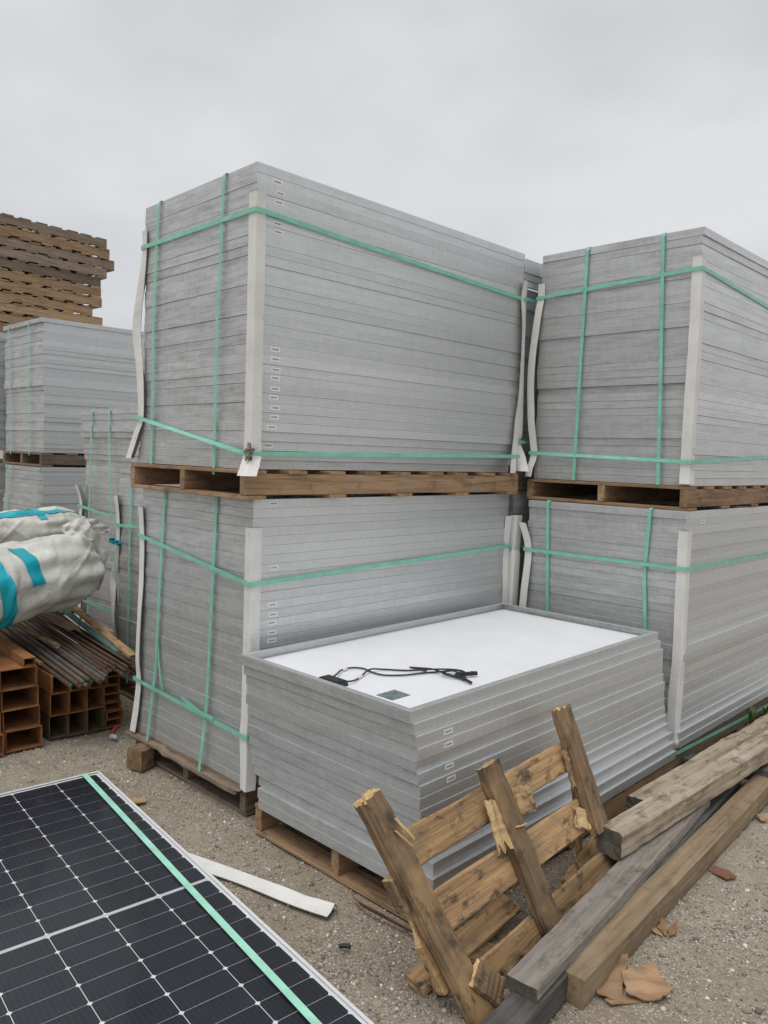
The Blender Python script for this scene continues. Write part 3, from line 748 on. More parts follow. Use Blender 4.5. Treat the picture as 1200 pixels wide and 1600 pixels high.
# loose tails
def tail(pts, nrm, label, wid=None, tw=None):
    v, f = ribbon(pts, nrm, 0.018, wid=wid, twist=tw)
    return tag(obj('strap_tail', mesh('strap_tail', v, f, [M_STRAP])), label, 'strap')
tail([AL.w(0.50, -0.040, 0.400), AL.w(0.40, -0.044, 0.386), AL.w(0.30, -0.050, 0.372), AL.w(0.215, -0.052, 0.378)], [-AL.eb] * 4, 'short overlapping strap end on the low band of the lower centre stack')
tail([AL.w(0.745, -0.022, 0.62), AL.w(0.73, -0.028, 0.52), AL.w(0.70, -0.035, 0.43), AL.w(0.685, -0.03, 0.39)], [-AL.eb] * 4, 'thin loose strap end hanging near the left edge of the lower centre stack', wid=[0.006, 0.012, 0.012, 0.014])
tail([G2.w(0.90, -0.04, 0.98), G2.w(0.89, -0.05, 0.86), G2.w(0.85, -0.06, 0.74), G2.w(0.80, -0.06, 0.66), G2.w(0.74, -0.05, 0.60)], [-G2.eb] * 5, 'loose strap end curling beside the partly hidden stack left of centre', wid=[0.004, 0.008, 0.012, 0.014, 0.014])

CG = 'white corner boards on the stack edges'
def corner_board(fr, corner, pts, label, leg=0.05, th=0.0035, group=CG, ang=0.0, name='corner_board', fine=5):
    """V board on an upright stack edge. corner: near/left/right; pts: (z, out_a, out_b, twist[, flat])"""
    ca, cb, sa, sb_ = {'near': (0, 0, -1, -1), 'left': (W, 0, 1, -1), 'right': (0, L, -1, 1)}[corner]
    # smooth path
    P = [list(p) + [0.0] * (5 - len(p)) for p in pts]
    path = []
    for i in range(len(P) - 1):
        p0, p1, p2, p3 = P[max(i - 1, 0)], P[i], P[i + 1], P[min(i + 2, len(P) - 1)]
        for k in range(fine):
            t = k / fine; t2, t3 = t * t, t * t * t
            path.append([0.5 * ((2 * p1[j]) + (p2[j] - p0[j]) * t + (2 * p0[j] - 5 * p1[j] + 4 * p2[j] - p3[j]) * t2 + (3 * p1[j] - p0[j] - 3 * p2[j] + p3[j]) * t3) for j in range(5)])
    path.append(P[-1])
    verts, faces, fm = [], [], []
    la, lb = -fr.ea * sa, -fr.eb * sb_          # inward leg directions
    out = (fr.ea * sa + fr.eb * sb_); out /= np.linalg.norm(out)
    r = random.Random(len(label) * 7)
    for z, oa, ob, tw, flat in path:
        apex = fr.w(ca + sa * oa, cb + sb_ * ob, z)
        mid = (la + lb); mid /= np.linalg.norm(mid); lat = np.cross(mid, (0, 0, 1))
        half = math.pi / 4 * (1 + flat)
        m2 = mid * math.cos(tw) + lat * math.sin(tw); l2 = lat * math.cos(tw) - mid * math.sin(tw)
        d1 = m2 * math.cos(half) + l2 * math.sin(half); d2 = m2 * math.cos(half) - l2 * math.sin(half)
        e1, e2 = leg + r.uniform(-.0012, .0012), leg + r.uniform(-.0012, .0012)
        i1 = np.cross((0, 0, 1), d1); i1 = i1 if i1 @ m2 > 0 else -i1
        i2 = np.cross((0, 0, 1), d2); i2 = i2 if i2 @ m2 > 0 else -i2
        ro = 0.006
        ring = [apex + d1 * e1, apex + d1 * ro, apex + m2 * 0.0025, apex + d2 * ro, apex + d2 * e2,
                apex + d2 * e2 + i2 * th, apex + d2 * ro + i2 * th, apex + m2 * (0.0025 + th * 1.2), apex + d1 * ro + i1 * th, apex + d1 * e1 + i1 * th]
        verts += ring
    n = 10; m = len(path)
    for i in range(m - 1):
        for k in range(n):
            k2 = (k + 1) % n; faces.append((i * n + k, i * n + k2, (i + 1) * n + k2, (i + 1) * n + k)); fm.append(1 if k in (4, 9) else (0 if k < 4 else 1))
    for i in (0, m - 1):
        b_ = i * n
        for q in ((0, 1, 8, 9), (1, 2, 7, 8), (2, 3, 6, 7), (3, 4, 5, 6)): faces.append(tuple(b_ + x for x in q)); fm.append(1)
    me = mesh(name, verts, faces, [M_CARD, M_CARDEDGE], fm)
    o = obj(name, me); tag(o, label, 'corner board', group); return o
g_ = 0.009
near_board = corner_board(AU, 'near', [(2.61, g_, g_, 0), (2.2, g_, g_, 0), (1.75, g_ + .004, g_ + .004, 0), (1.60, g_ + .003, g_ + .003, 0, .05), (1.555, .010, .010, 0, .1), (1.52, .03, .035, .1, .15), (1.465, .055, .075, .25, .3)], 'white corner board with crushed foot on the near edge of the upper centre stack')
r_c = random.Random(44)
for k in range(9):
    z_ = 1.545 + r_c.uniform(-0.02, 0.075); a_, b_ = -0.025 + r_c.uniform(-.012, .012), -0.028 + r_c.uniform(-.012, .012)
    p_ = [AU.w(a_ + r_c.uniform(-.012, .012), b_ + r_c.uniform(-.012, .012), z_ + r_c.uniform(-.022, .022)) for _ in range(4)]
    q_ = smooth_path(p_, 4); v, f = ribbon(q_, [np.array([r_c.uniform(-.3, .3), -1, r_c.uniform(-.5, .5)])] * len(q_), r_c.uniform(0.006, 0.014), 0.0015)
    obj('torn_card', mesh('torn_card', v, f, [M_TORN]), near_board)
corner_board(AU, 'left', [(2.62, .014, .012, 0), (2.52, .012, .012, 0), (2.40, .03, .02, -.2), (2.16, .062, .035, -.55), (1.95, .03, .03, -.3), (1.72, .02, .022, -.1), (1.64, .05, .03, -.1), (1.51, .095, .05, -.1)], 'bowed white corner board on the left edge of the upper centre stack')
corner_board(AU, 'right', [(2.57, .02, .012, .0, .25), (2.47, .012, .010, .0, .2), (2.3, .014, .02, .0, .35), (1.95, .016, .012, .0, .35), (1.80, .012, .004, .1, .3), (1.70, .02, -.008, .2, .3), (1.58, .03, -.03, .3, .3), (1.49, .04, -.045, .3, .3)], 'kinked white corner board on the right edge of the upper centre stack')
corner_board(AL, 'near', [(1.245, g_, .022, 0), (0.9, g_, .023, 0), (0.5, .014, .028, 0), (0.35, .012, .034, 0), (0.25, .02, .040, .1), (0.12, .03, .05, .2)], 'white corner board on the near edge of the lower centre stack')
corner_board(AL, 'left', [(1.27, .02, .03, 0), (1.12, .012, .024, 0), (0.9, .012, .026, 0), (0.72, .016, .03, .1), (0.5, .02, .036, .1), (0.39, .01, .036, 0), (0.25, .02, .045, -.1), (0.12, .03, .06, -.1)], 'long white corner board on the left edge of the lower centre stack')
corner_board(AL, 'right', [(1.235, .02, .004, .3), (1.06, .01, -.002, .2), (0.8, .014, .004, .2), (0.5, .012, .004, .1), (0.2, .012, .004, 0)], 'white corner board on the right edge of the lower centre stack')
corner_board(BU, 'near', [(2.60, .012, .012, 0), (2.54, .01, .01, 0), (2.2, .016, .014, 0), (1.9, .014, .016, 0), (1.58, .011, .011, 0), (1.47, .016, .02, 0, .1)], 'white corner board on the near edge of the upper right stack')
corner_board(BU, 'left', [(2.58, .012, .012, 0), (2.50, .012, .012, 0), (2.40, .02, .025, 0), (2.1, .035, .045, 0), (1.8, .028, .034, 0), (1.61, .012, .014, 0), (1.52, .02, .035, .1), (1.47, .02, .05, .1)], 'curved white corner board on the left edge of the upper right stack')
corner_board(BL, 'near', [(1.235, .012, .012, 0), (1.05, .011, .011, 0), (0.95, .014, .014, 0), (0.6, .02, .012, -.1), (0.4, .012, .02, .1), (0.2, .014, .02, 0), (0.15, .022, .022, 0, .15), (0.11, .012, .012, 0), (0.06, .012, .012, 0)], 'white corner board pinched at the foot on the near edge of the lower right stack')
corner_board(BL, 'left', [(1.20, .055, .03, 0), (1.045, .014, .014, 0), (0.8, .02, .03, 0), (0.45, .03, .045, 0), (0.15, .03, .05, 0)], 'leaning white corner board on the left edge of the lower right stack')
corner_board(C, 'near', [(2.60, .03, .03, 0), (2.50, .012, .012, 0), (2.2, .02, .02, 0), (1.75, .03, .02, 0), (1.67, .014, .014, 0), (1.58, .05, .03, .2, .3), (1.50, .085, .05, .3, .45)], 'dark crumpled corner board on the stack in the gap')
corner_board(C, 'near', [(1.24, .05, .02, 0), (1.07, .04, .014, 0), (1.03, .034, .012, 0), (0.98, .045, .02, 0), (0.6, .04, .02, 0), (0.2, .04, .02, 0)], 'pale corner board with torn band mark low in the gap', 0.06)
corner_board(G2, 'left', [(1.26, .012, .03, 0), (1.08, .01, .014, 0), (0.85, .03, .02, -.2), (0.72, .06, .03, -.5), (0.62, .05, .03, -.2), (0.45, .03, .03, .1), (0.33, .02, .02, 0), (0.2, .02, .02, 0)], 'twisted white corner board on the partly hidden stack left of centre')
corner_board(G1, 'left', [(1.27, .06, .03, 0), (1.12, .014, .012, 0), (0.9, .05, .03, 0), (0.7, .05, .03, 0), (0.42, .02, .02, 0), (0.25, .02, .03, 0)], 'bent white corner board on the tall stack behind')

# faded print on a far-left panel side
vv, ff = [], []
r_ = random.Random(5)
for k in range(6):
    b0 = 0.50 + k * 0.021; zz = 1.276
    for (x0, z0_, x1, z1_) in ((0, 0, .004, .018), (0.004, .0, .014, .004), (.010, .004, .014, .018)):
        if r_.random() < 0.3: continue
        i0 = len(vv)
        for bb, z in ((x0, z0_), (x1, z0_), (x1, z1_), (x0, z1_)): vv.append(D.w(-0.040, b0 + bb, zz + z))
        for bb, z in ((x0, z0_), (x1, z0_), (x1, z1_), (x0, z1_)): vv.append(D.w(-0.0385, b0 + bb, zz + z))
        ff += [(i0, i0 + 1, i0 + 2, i0 + 3), (i0 + 7, i0 + 6, i0 + 5, i0 + 4)] + [(i0 + q, i0 + 4 + q, i0 + 4 + (q + 1) % 4, i0 + (q + 1) % 4) for q in range(4)]
tag(obj('printed_mark', mesh('printed_mark', vv, ff, [simple('white_ink', (0.62, 0.63, 0.63), 0.6)])), 'faded white print on the side of the lower far left stack', 'marking')

# ------------------------------------------------------------------ things on the low front stack (its top panel lies face down)
def tube_mesh(name, pts, rad, mats, n=8, fine=8, caps=True, smooth=True, endmat=None):
    path = smooth_path(pts, fine) if fine > 1 else [np.array(p, float) for p in pts]
    rr = rad if callable(rad) else (lambda t: rad)
    v, f, fm = [], [], []
    m = len(path)
    prev = None
    for i, p in enumerate(path):
        t = path[min(i + 1, m - 1)] - path[max(i - 1, 0)]; t /= np.linalg.norm(t)
        ref = np.array([0, 0, 1.0]) if abs(t[2]) < 0.9 else np.array([1.0, 0, 0])
        if prev is None: u = np.cross(t, ref)
        else: u = prev - t * (prev @ t)
        u /= np.linalg.norm(u); prev = u; w_ = np.cross(t, u); q = rr(i / (m - 1))
        for k in range(n):
            a = 2 * math.pi * k / n; v.append(p + (u * math.cos(a) + w_ * math.sin(a)) * q)
    for i in range(m - 1):
        for k in range(n):
            k2 = (k + 1) % n; f.append((i * n + k, i * n + k2, (i + 1) * n + k2, (i + 1) * n + k)); fm.append(0)
    if caps:
        f.append(tuple(range(n))[::-1]); fm.append(len(mats) - 1); f.append(tuple((m - 1) * n + k for k in range(n))); fm.append(len(mats) - 1)
    return mesh(name, v, f, mats, fm, smooth)
top_panel = [o for o in bpy.data.objects if o.get('label', '').startswith('grey framed solar panel, first from the top of the low front')][0]
top_panel['label'] = 'upturned solar panel with white backsheet and black cable atop the low front stack'
ZS = 0.0070
def tl(a, b, z=0.0): return (b - L / 2, a - W / 2, ZS + z)
def box_verts(x0, x1, y0, y1, z0, z1, bv=0.0):
    v = [(x0, y0, z0), (x1, y0, z0), (x1, y1, z0), (x0, y1, z0), (x0 + bv, y0 + bv, z1), (x1 - bv, y0 + bv, z1), (x1 - bv, y1 - bv, z1), (x0 + bv, y1 - bv, z1)]
    return v, [(3, 2, 1, 0), (4, 5, 6, 7), (0, 1, 5, 4), (1, 2, 6, 5), (2, 3, 7, 6), (3, 0, 4, 7)]
v, f = box_verts(0.060 - L / 2, 0.118 - L / 2, 0.415 - W / 2, 0.525 - W / 2, ZS, ZS + 0.020, 0.004)
jb = obj('junction_box', mesh('junction_box', v, f, [M_BLACK]), top_panel)
v, f = box_verts(0.068 - L / 2, 0.110 - L / 2, 0.423 - W / 2, 0.517 - W / 2, ZS + 0.0202, ZS + 0.0225, 0.002)
obj('lid', mesh('lid', v, f, [M_BLACK]), jb)
cz = 0.006
cable1 = [tl(.500, .105, .012), tl(.515, .150, .016), tl(.560, .215, .010), tl(.570, .28, cz), tl(.530, .31, cz), tl(.477, .300, cz), tl(.415, .306, cz), tl(.365, .364, cz), tl(.336, .440, cz), tl(.31, .50, cz), tl(.262, .560, .012), tl(.235, .575, .012), tl(.205, .55, .012), tl(.22, .505, .010), tl(.27, .490, .015), tl(.33, .490, .016), tl(.41, .475, cz)]
cable2 = [tl(.436, .112, .012), tl(.426, .15, .010), tl(.452, .215, cz), tl(.485, .298, .014), tl(.470, .364, cz), tl(.395, .43, cz), tl(.33, .49, .014), tl(.27, .54, .018), tl(.225, .555, .018), tl(.19, .525, .012), tl(.21, .49, .010), tl(.26, .475, .018), tl(.24, .52, .022), tl(.205, .53, .012), tl(.18, .57, .010)]
ca = obj('cable', tube_mesh('cable', cable1, 0.0034, [M_BLACK]), top_panel)
cb = obj('cable', tube_mesh('cable', cable2, 0.0034, [M_BLACK]), top_panel)
obj('connector', tube_mesh('connector', [tl(.222, .515, .016), tl(.205, .535, .016), tl(.190, .560, .016), tl(.176, .588, .014)], lambda t: 0.0085 if t < .3 or t > .72 else 0.0065, [M_BLACK], 10, 6, smooth=False), cb)
obj('connector', tube_mesh('connector', [tl(.215, .505, .013), tl(.18, .50, .013), tl(.155, .49, .012), tl(.118, .478, .010)], lambda t: 0.0085 if t < .6 else 0.0055, [M_BLACK], 10, 6, smooth=False), ca)
obj('connector', tube_mesh('connector', [tl(.425, .468, cz), tl(.385, .478, .008), tl(.35, .485, .010)], lambda t: 0.003 + 0.005 * t, [M_BLACK], 10, 6, smooth=False), ca)
M_TAGW = simple('white_tag', (0.72, 0.70, 0.64), 0.6)
for (a1, b1), (a2, b2), cc in (((.560, .225), (.567, .25), ca), ((.445, .195), (.455, .225), cb)):
    obj('cable_tag', tube_mesh('cable_tag', [tl(a1, b1, .008), tl((a1 + a2) / 2, (b1 + b2) / 2, .008), tl(a2, b2, .008)], 0.0055, [M_TAGW], 8, 3), cc)
v, f = box_verts(0.115 - L / 2, 0.213 - L / 2, 0.188 - W / 2, 0.270 - W / 2, ZS + 0.0001, ZS + 0.0007)
cxl, cyl = 0.164 - L / 2, 0.229 - W / 2
me = mesh('rating_label', [(x - cxl, y - cyl, z) for x, y, z in v], f, [M_RATING]); rl = obj('rating_label', me, top_panel, (cxl, cyl, 0)); rl['label'] = 'dark printed rating label on the white backsheet'

# ------------------------------------------------------------------ foreground panel, face up on the ground
FP = (-1.30928, 3.54058); FY = -0.87279; CU, CV, GAP = 0.1835, 0.09276, 0.0142
dv = np.array([math.cos(FY), math.sin(FY), 0]); du = np.array([math.sin(FY), -math.cos(FY), 0])
mg = 0.0205
FWid, FLen = 6 * CU + 2 * mg, 24 * CV + GAP + 2 * mg
ctr = np.array([FP[0], FP[1], 0.0]) + du * (3 * CU) + dv * (12 * CV + GAP / 2)
# local x along dv, local y = -du
fp = thing('solar_panel', 'black solar panel lying face up on the gravel with silver frame', 'solar panel', (ctr[0], ctr[1], 0.003), (0, 0, FY))
fr_m = frame_mesh('bright_frame', FLen, FWid, [M_BRIGHT, M_BRIGHT], 0.036, 0.0115, 0.025)
obj('frame', fr_m, fp)
x, y = FLen / 2 - 0.0035, FWid / 2 - 0.0035
def slab2(z0, z1, xx, yy, nm, mt):
    v, f = box_verts(-xx, xx, -yy, yy, z0, z1); return mesh(nm, v, f, [mt])
obj('backsheet', slab2(0.026, 0.0286, x, y, 'cell_backing', M_CELLBACK), fp)
ch, gu, gv = 0.0075, 0.0011, 0.0007
hx, hy = CV / 2 - gv, CU / 2 - gu
cv_ = [(-hx, -hy + ch), (-hx + ch, -hy), (hx - ch, -hy), (hx, -hy + ch), (hx, hy - ch), (hx - ch, hy), (-hx + ch, hy), (-hx, hy - ch)]
# local cell frame: x across the ribbons so the fine busbars run along the panel
CELL = mesh('cell', [(b_, a_, z) for z in (0, 0.0002) for a_, b_ in cv_], [tuple(range(8)), tuple(range(15, 7, -1))] + [(k, (k + 1) % 8, 8 + (k + 1) % 8, 8 + k) for k in range(8)], [M_CELL])
for i in range(24):
    xx = (i - 12) * CV + CV / 2 + (GAP / 2 if i >= 12 else -GAP / 2)
    for j in range(6):
        obj('cell', CELL, fp, (xx, (j - 2.5) * CU, 0.0288), (0, 0, math.pi / 2))
for s in (-1, 1):
    v, f = box_verts(s * 0.0035 - 0.0011, s * 0.0035 + 0.0011, -3 * CU, 3 * CU, 0.0288, 0.0293); obj('busbar', mesh('busbar', v, f, [M_RIBBON]), fp)
obj('front_glass', slab2(0.0302, 0.0327, x, y, 'front_glass', M_GLASS), fp)
# strap along it
def fpw(u, v_, z): return np.array([FP[0], FP[1], 0]) + du * u + dv * v_ + np.array([0, 0, z])
# photo: band from the far edge (u about .17) to (u about .20) further on
pts = [fpw(0.050, -0.029, 0.012), fpw(0.050, -0.028, 0.036), fpw(0.050, -0.018, 0.0405)]
for t in np.linspace(0, 1, 14): pts.append(fpw(0.051 + 0.062 * t, 0.02 + 2.2 * t, 0.0400 + 0.0008 * math.sin(9 * t)))
nr = [-dv, -dv + np.array([0, 0, 1]), (0, 0, 1)] + [(0, 0, 1)] * 14
v, f = ribbon(pts, nr, 0.024)
tag(obj('strapping_band', mesh('strapping_band', v, f, [M_STRAP_L])), 'pale mint band laid lengthwise over the face up panel', 'strap')

# ------------------------------------------------------------------ broken pallet leaning on the low front stack
BY = 0.8177
pd = np.array([math.cos(BY), math.sin(BY), 0]); pn = np.array([-math.sin(BY), math.cos(BY), 0])
P0 = np.array([0.305, 2.058, 0.0]); pu = pn * 0.30 + np.array([0, 0, 0.62]); pu /= np.linalg.norm(pu); PN = np.cross(pd, pu)
def pp(s, t, o=0.0): return P0 + pd * s + pu * t + PN * o
bp = thing('broken_pallet', 'broken tan pallet with splintered ends leaning on the low front stack', 'pallet', P0)
def pboard(name, q0, q1, w, h, o, mats, seed, rag0=0.0, rag1=0.0, parent=bp, seg=12, rough=0.0018, bow=0.0, per=4, label=None):
    a, b_ = pp(*q0, o), pp(*q1, o)
    m = axes_mat(a - P0, b_ - P0, PN)
    o_ = obj(name, plank_mesh(name, float(np.linalg.norm(b_ - a)), w, h, mats, seg, 0.001, 0.004, rag0, rag1, seed, bow, per, rough=rough), parent, mat=m)
    if label: o_['label'] = label
    return o_
ST = (M_TANSTR, M_FRESH)
s1 = pboard('stringer', (0.028, -0.005), (-0.165, 0.665), 0.086, 0.04, -0.002, ST, 101, 0.006, 0.009, label='stringer with splintered pale upper end')
s2 = pboard('stringer', (0.452, 0.012), (0.383, 0.612), 0.088, 0.04, -0.002, ST, 102, 0.004, 0.005)
s3 = pboard('stringer', (0.885, 0.235), (0.902, 0.685), 0.088, 0.04, -0.002, ST, 103, 0.004, 0.012)
BT = (M_TAN, M_FRESH)
b1a = pboard('deck_board', (-0.13, 0.478), (0.40, 0.497), 0.108, 0.018, -0.032, BT, 111, 0.012, 0.02)
b1b = pboard('deck_board', (0.38, 0.500), (0.862, 0.520), 0.104, 0.018, -0.0325, BT, 112, 0.02, 0.012)
b2 = pboard('deck_board', (-0.10, 0.288), (0.93, 0.310), 0.114, 0.018, -0.032, BT, 113, 0.008, 0.02)
b3 = pboard('deck_board', (-0.005, 0.052), (0.95, 0.115), 0.105, 0.018, -0.032, BT, 114, 0.008, 0.03)
b4 = pboard('deck_board', (0.02, 0.120), (0.10, 0.030), 0.075, 0.016, 0.026, (M_TANSTR, M_FRESH), 115, 0.01, 0.01)
k1 = pboard('brace_block', (-0.128, 0.44), (-0.105, 0.345), 0.05, 0.045, -0.035, ST, 121)
k2 = pboard('brace_block', (-0.082, 0.245), (-0.045, 0.105), 0.05, 0.03, -0.035, BT, 122, rough=0.0006, per=1)
k3 = pboard('splinter', (0.345, 0.505), (0.335, 0.375), 0.075, 0.012, 0.006, (M_FRESH, M_FRESH), 123, 0.01, 0.035, per=4, rough=0.002)
k4 = pboard('splinter', (0.45, 0.468), (0.56, 0.452), 0.085, 0.020, -0.010, (M_TAN, M_FRESH), 124, 0.01, 0.02, per=4, rough=0.003)
k5 = pboard('splinter', (0.835, 0.54), (0.828, 0.42), 0.02, 0.012, -0.005, BT, 125, 0.01, 0.012)
k6 = pboard('splinter', (0.79, 0.315), (0.875, 0.275), 0.07, 0.012, -0.012, (M_FRESH, M_FRESH), 126, 0.02, 0.015, per=4, rough=0.002)
for i, (s, t, s2_, t2_, w_) in enumerate([(-0.105, 0.585, -0.055, 0.515, 0.008), (-0.118, 0.555, -0.075, 0.500, 0.007), (-0.196, 0.655, -0.199, 0.676, 0.008), (0.40, 0.40, 0.45, 0.395, 0.005), (0.06, 0.13, 0.09, 0.10, 0.006)]):
    pboard('splinter', (s, t), (s2_, t2_), w_, 0.006, 0.021, (M_FRESH, M_FRESH), 130 + i, 0.004, 0.012, seg=3, per=1, rough=0.0006)
wire = tube_mesh('nail', [pp(0.838, 0.40, -0.02) - P0, pp(0.82, 0.33, -0.05) - P0, pp(0.80, 0.29, -0.09) - P0], 0.0012, [M_BLACK], 5, 4); obj('nail', wire, bp)

# planks and offcuts lying under the broken pallet
def plank(label, p0, p1, w, h, mats, seed, name='plank', up=(0, 0, 1), cat='plank', rag=(0.004, 0.004), rough=0.0012, seg=12, per=3, group=None, bow=0.0, chamf=0.003, taper=1.0):
    m = axes_mat(p0, p1, up); l = (Vector(p1) - Vector(p0)).length
    o = obj(name, plank_mesh(name, l, w, h, mats, seg, 0.0008, chamf, rag[0], rag[1], seed, bow, per, rough=rough, taper=taper), mat=m)
    return tag(o, label, cat, group)
plank('brown board on the ground poking out left of the broken pallet', (0.135, 2.185, 0.010), (0.47, 2.52, 0.075), 0.082, 0.018, (M_TAN, M_ENDT), 201, up=(0.2, -0.2, 0.95))
plank('tan board lying behind the foot of the broken pallet', (0.33, 2.34, 0.02), (0.45, 2.27, 0.03), 0.11, 0.012, (M_TANSTR, M_ENDT), 202)
plank('brown board standing on edge behind the end of the weathered post', (0.70, 2.66, 0.05), (0.93, 3.03, 0.065), 0.075, 0.02, (M_TAN, M_ENDT), 203, up=(0.5, -0.5, 0.7))
plank('short tan stake behind the right stringer of the broken pallet', (0.80, 2.90, 0.03), (0.765, 2.935, 0.40), 0.03, 0.018, (M_TAN, M_FRESH), 204, up=(0.6, -0.6, 0))
plank('dark block end beside the weathered posts', (0.985, 3.02, 0.05), (1.10, 3.16, 0.05), 0.07, 0.09, (M_PAL2, M_ENDG), 205)

# ------------------------------------------------------------------ timbers
def beam(label, p0, p1, w, h, side, end, seed, rough=0.0012, chamf=0.004, per=4, seg=28, rag=0.001, bow=0.0, name='timber_beam'):
    return plank(label, p0, p1, w, h, (side, end), seed, name, cat='timber', rough=rough, chamf=chamf, per=per, seg=seg, rag=(rag, rag), bow=bow)
def along(p, ang, l): return (p[0] + math.cos(ang) * l, p[1] + math.sin(ang) * l, p[2])
tb = (0.5825, 2.147, 0.0455)
beam('square brown timber lying on the gravel, nearest the right edge', tb, along(tb, 0.858, 3.3), 0.088, 0.090, M_BROWN, M_BROWN, 301, 0.0008)
dk = (0.285, 1.855, 0.045)
beam('dark wet timber on the ground beneath the grey one', dk, along(dk, 0.895, 2.25), 0.088, 0.088, M_DARKT, M_DARKT, 302, 0.0008)
gr = (0.421, 2.047, 0.1095)
beam('grey weathered timber resting on the dark timber', gr, along(gr, 0.902, 1.60), 0.098, 0.040, M_GREYT, M_ENDG, 303, 0.0009)
w1 = (0.862, 2.745, 0.182)
beam('pale weathered post with cracked top crossing over the dark timber', w1, along(w1, 0.765, 2.3), 0.100, 0.102, M_WEATH, M_ENDG, 304, 0.0016, 0.012, 5, 44, 0.004)
w2 = (1.100, 3.165, 0.118)
beam('pale split post lying against the lower right stack', w2, along(w2, 0.785, 2.4), 0.095, 0.10, M_WEATH, M_ENDG, 305, 0.0028, 0.012, 5, 44, 0.006)
plank('timber offcut propping the two weathered posts', (1.62, 3.93, 0.033), (1.92, 3.63, 0.095), 0.09, 0.062, (M_DARKT, M_ENDG), 306)

# ------------------------------------------------------------------ wooden block by the lower centre stack
v_ = plank_mesh('wooden_block', 0.085, 0.095, 0.10, (M_TANSTR, M_ENDT), 2, 0.0008, 0.004, per=3, seed=310)
m = axes_mat((-1.175, 3.675, 0.052), (-1.135, 3.755, 0.052))
tag(obj('wooden_block', v_, mat=m), 'small square wooden block on the dirt by the lower centre pallet', 'wood block')

# ------------------------------------------------------------------ scraps
def scrap(label, pts, z, mat, th=0.004, curl=0.012, name='scrap', cat='scrap', seed=0, group=None, n=5):
    """irregular flat piece: outline pts (x,y) fan-filled with rings, curled and with thickness"""
    r = random.Random(seed); P = []
    m = len(pts)
    for i in range(m):
        a, b_ = np.array(pts[i]), np.array(pts[(i + 1) % m])
        for k in range(n):
            t = k / n; q = a + (b_ - a) * t + np.array([r.gauss(0, 0.0022), r.gauss(0, 0.0022)]); P.append(q)
    P = np.array(P); c = P.mean(0); v, f = [], []
    rad = np.linalg.norm(P - c, axis=1).max(); ph = r.uniform(0, 3)
    def zz(q):
        d = (q - c) / rad; return z + curl * (0.5 + d[0] * math.cos(ph) + d[1] * math.sin(ph)) ** 2 * 0.55 + curl * 0.25 * math.sin(5 * d[0] + ph) * math.cos(4 * d[1])
    rings = (1.0, 0.66, 0.33); k = len(P)
    for s in (1, 0):
        for q in rings:
            for p in P: w_ = c + (p - c) * q; v.append((w_[0], w_[1], zz(w_) + s * th))
        v.append((c[0], c[1], zz(c) + s * th))
    half = 3 * k + 1
    for s in (0, 1):
        o = s * half
        for q in range(2):
            for i in range(k):
                j = (i + 1) % k; fc = (o + q * k + i, o + q * k + j, o + (q + 1) * k + j, o + (q + 1) * k + i); f.append(fc if s == 0 else fc[::-1])
        for i in range(k):
            j = (i + 1) % k; fc = (o + 2 * k + i, o + 2 * k + j, o + 3 * k); f.append(fc if s == 0 else fc[::-1])
    for i in range(k):
        j = (i + 1) % k; f.append((i, half + i, half + j, j))
    return tag(obj(name, mesh(name, v, f, [mat])), label, cat, group)
CB = 'cardboard_scrap'
scrap('pale torn cardboard leaning on the brown timber', [(0.665, 2.165), (0.735, 2.15), (0.80, 2.31), (0.755, 2.335), (0.70, 2.27)], 0.006, M_CARDB, 0.003, 0.028, CB, 'cardboard', 1)
scrap('reddish crumpled cardboard beside the pale torn piece', [(0.755, 2.16), (0.85, 2.15), (0.905, 2.20), (0.875, 2.29), (0.80, 2.27), (0.77, 2.25)], 0.014, M_REDCARD, 0.004, 0.024, CB, 'cardboard', 2)
scrap('flat cardboard strip under the reddish crumpled piece', [(0.70, 2.13), (0.83, 2.165), (0.82, 2.185), (0.69, 2.16)], 0.002, M_CARDB, 0.003, 0.006, CB, 'cardboard', 3)
scrap('curved red bark flake alone on the right gravel', [(1.30, 2.90), (1.345, 2.845), (1.39, 2.855), (1.38, 2.895), (1.335, 2.93)], 0.002, M_BARK, 0.004, 0.010, 'bark_flake', 'bark', 4)
scrap('small tan chip near the far end of the brown timber', [(1.715, 3.35), (1.755, 3.345), (1.75, 3.40), (1.72, 3.395)], 0.002, M_CARDB, 0.006, 0.006, 'wood_chip', 'wood chip', 5)
for i, (x_, y_, lab) in enumerate(((0.955, 2.505, 'left tan wood flake of the trio beside the brown timber'), (0.985, 2.515, 'middle tan wood flake of the trio beside the brown timber'), (1.012, 2.50, 'right tan wood flake of the trio beside the brown timber'))):
    an = 1.9 - 0.45 * i; d1 = np.array([math.cos(an), math.sin(an)]); d2 = np.array([-d1[1], d1[0]]); c0 = np.array([x_, y_])
    scrap(lab, [c0 - d1 * 0.045, c0 - d2 * 0.016 - d1 * .01, c0 + d1 * 0.05 - d2 * .006, c0 + d2 * 0.016 + d1 * .005], 0.003 + 0.003 * i, M_CARDB, 0.003, 0.012, 'wood_flake', 'wood chip', 10 + i, 'tan wood flakes', 3)
scrap('tiny tan chip tucked against the brown timber', [(0.93, 2.595), (0.965, 2.58), (0.975, 2.60), (0.94, 2.615)], 0.002, M_CARDB, 0.004, 0.004, 'wood_chip', 'wood chip', 15, n=2)
scrap('orange chip at the edge of the face up panel', [(-1.085, 3.30), (-1.01, 3.325), (-1.03, 3.375), (-1.09, 3.36)], 0.002, M_CARDB, 0.003, 0.004, 'wood_chip', 'wood chip', 16, n=3)
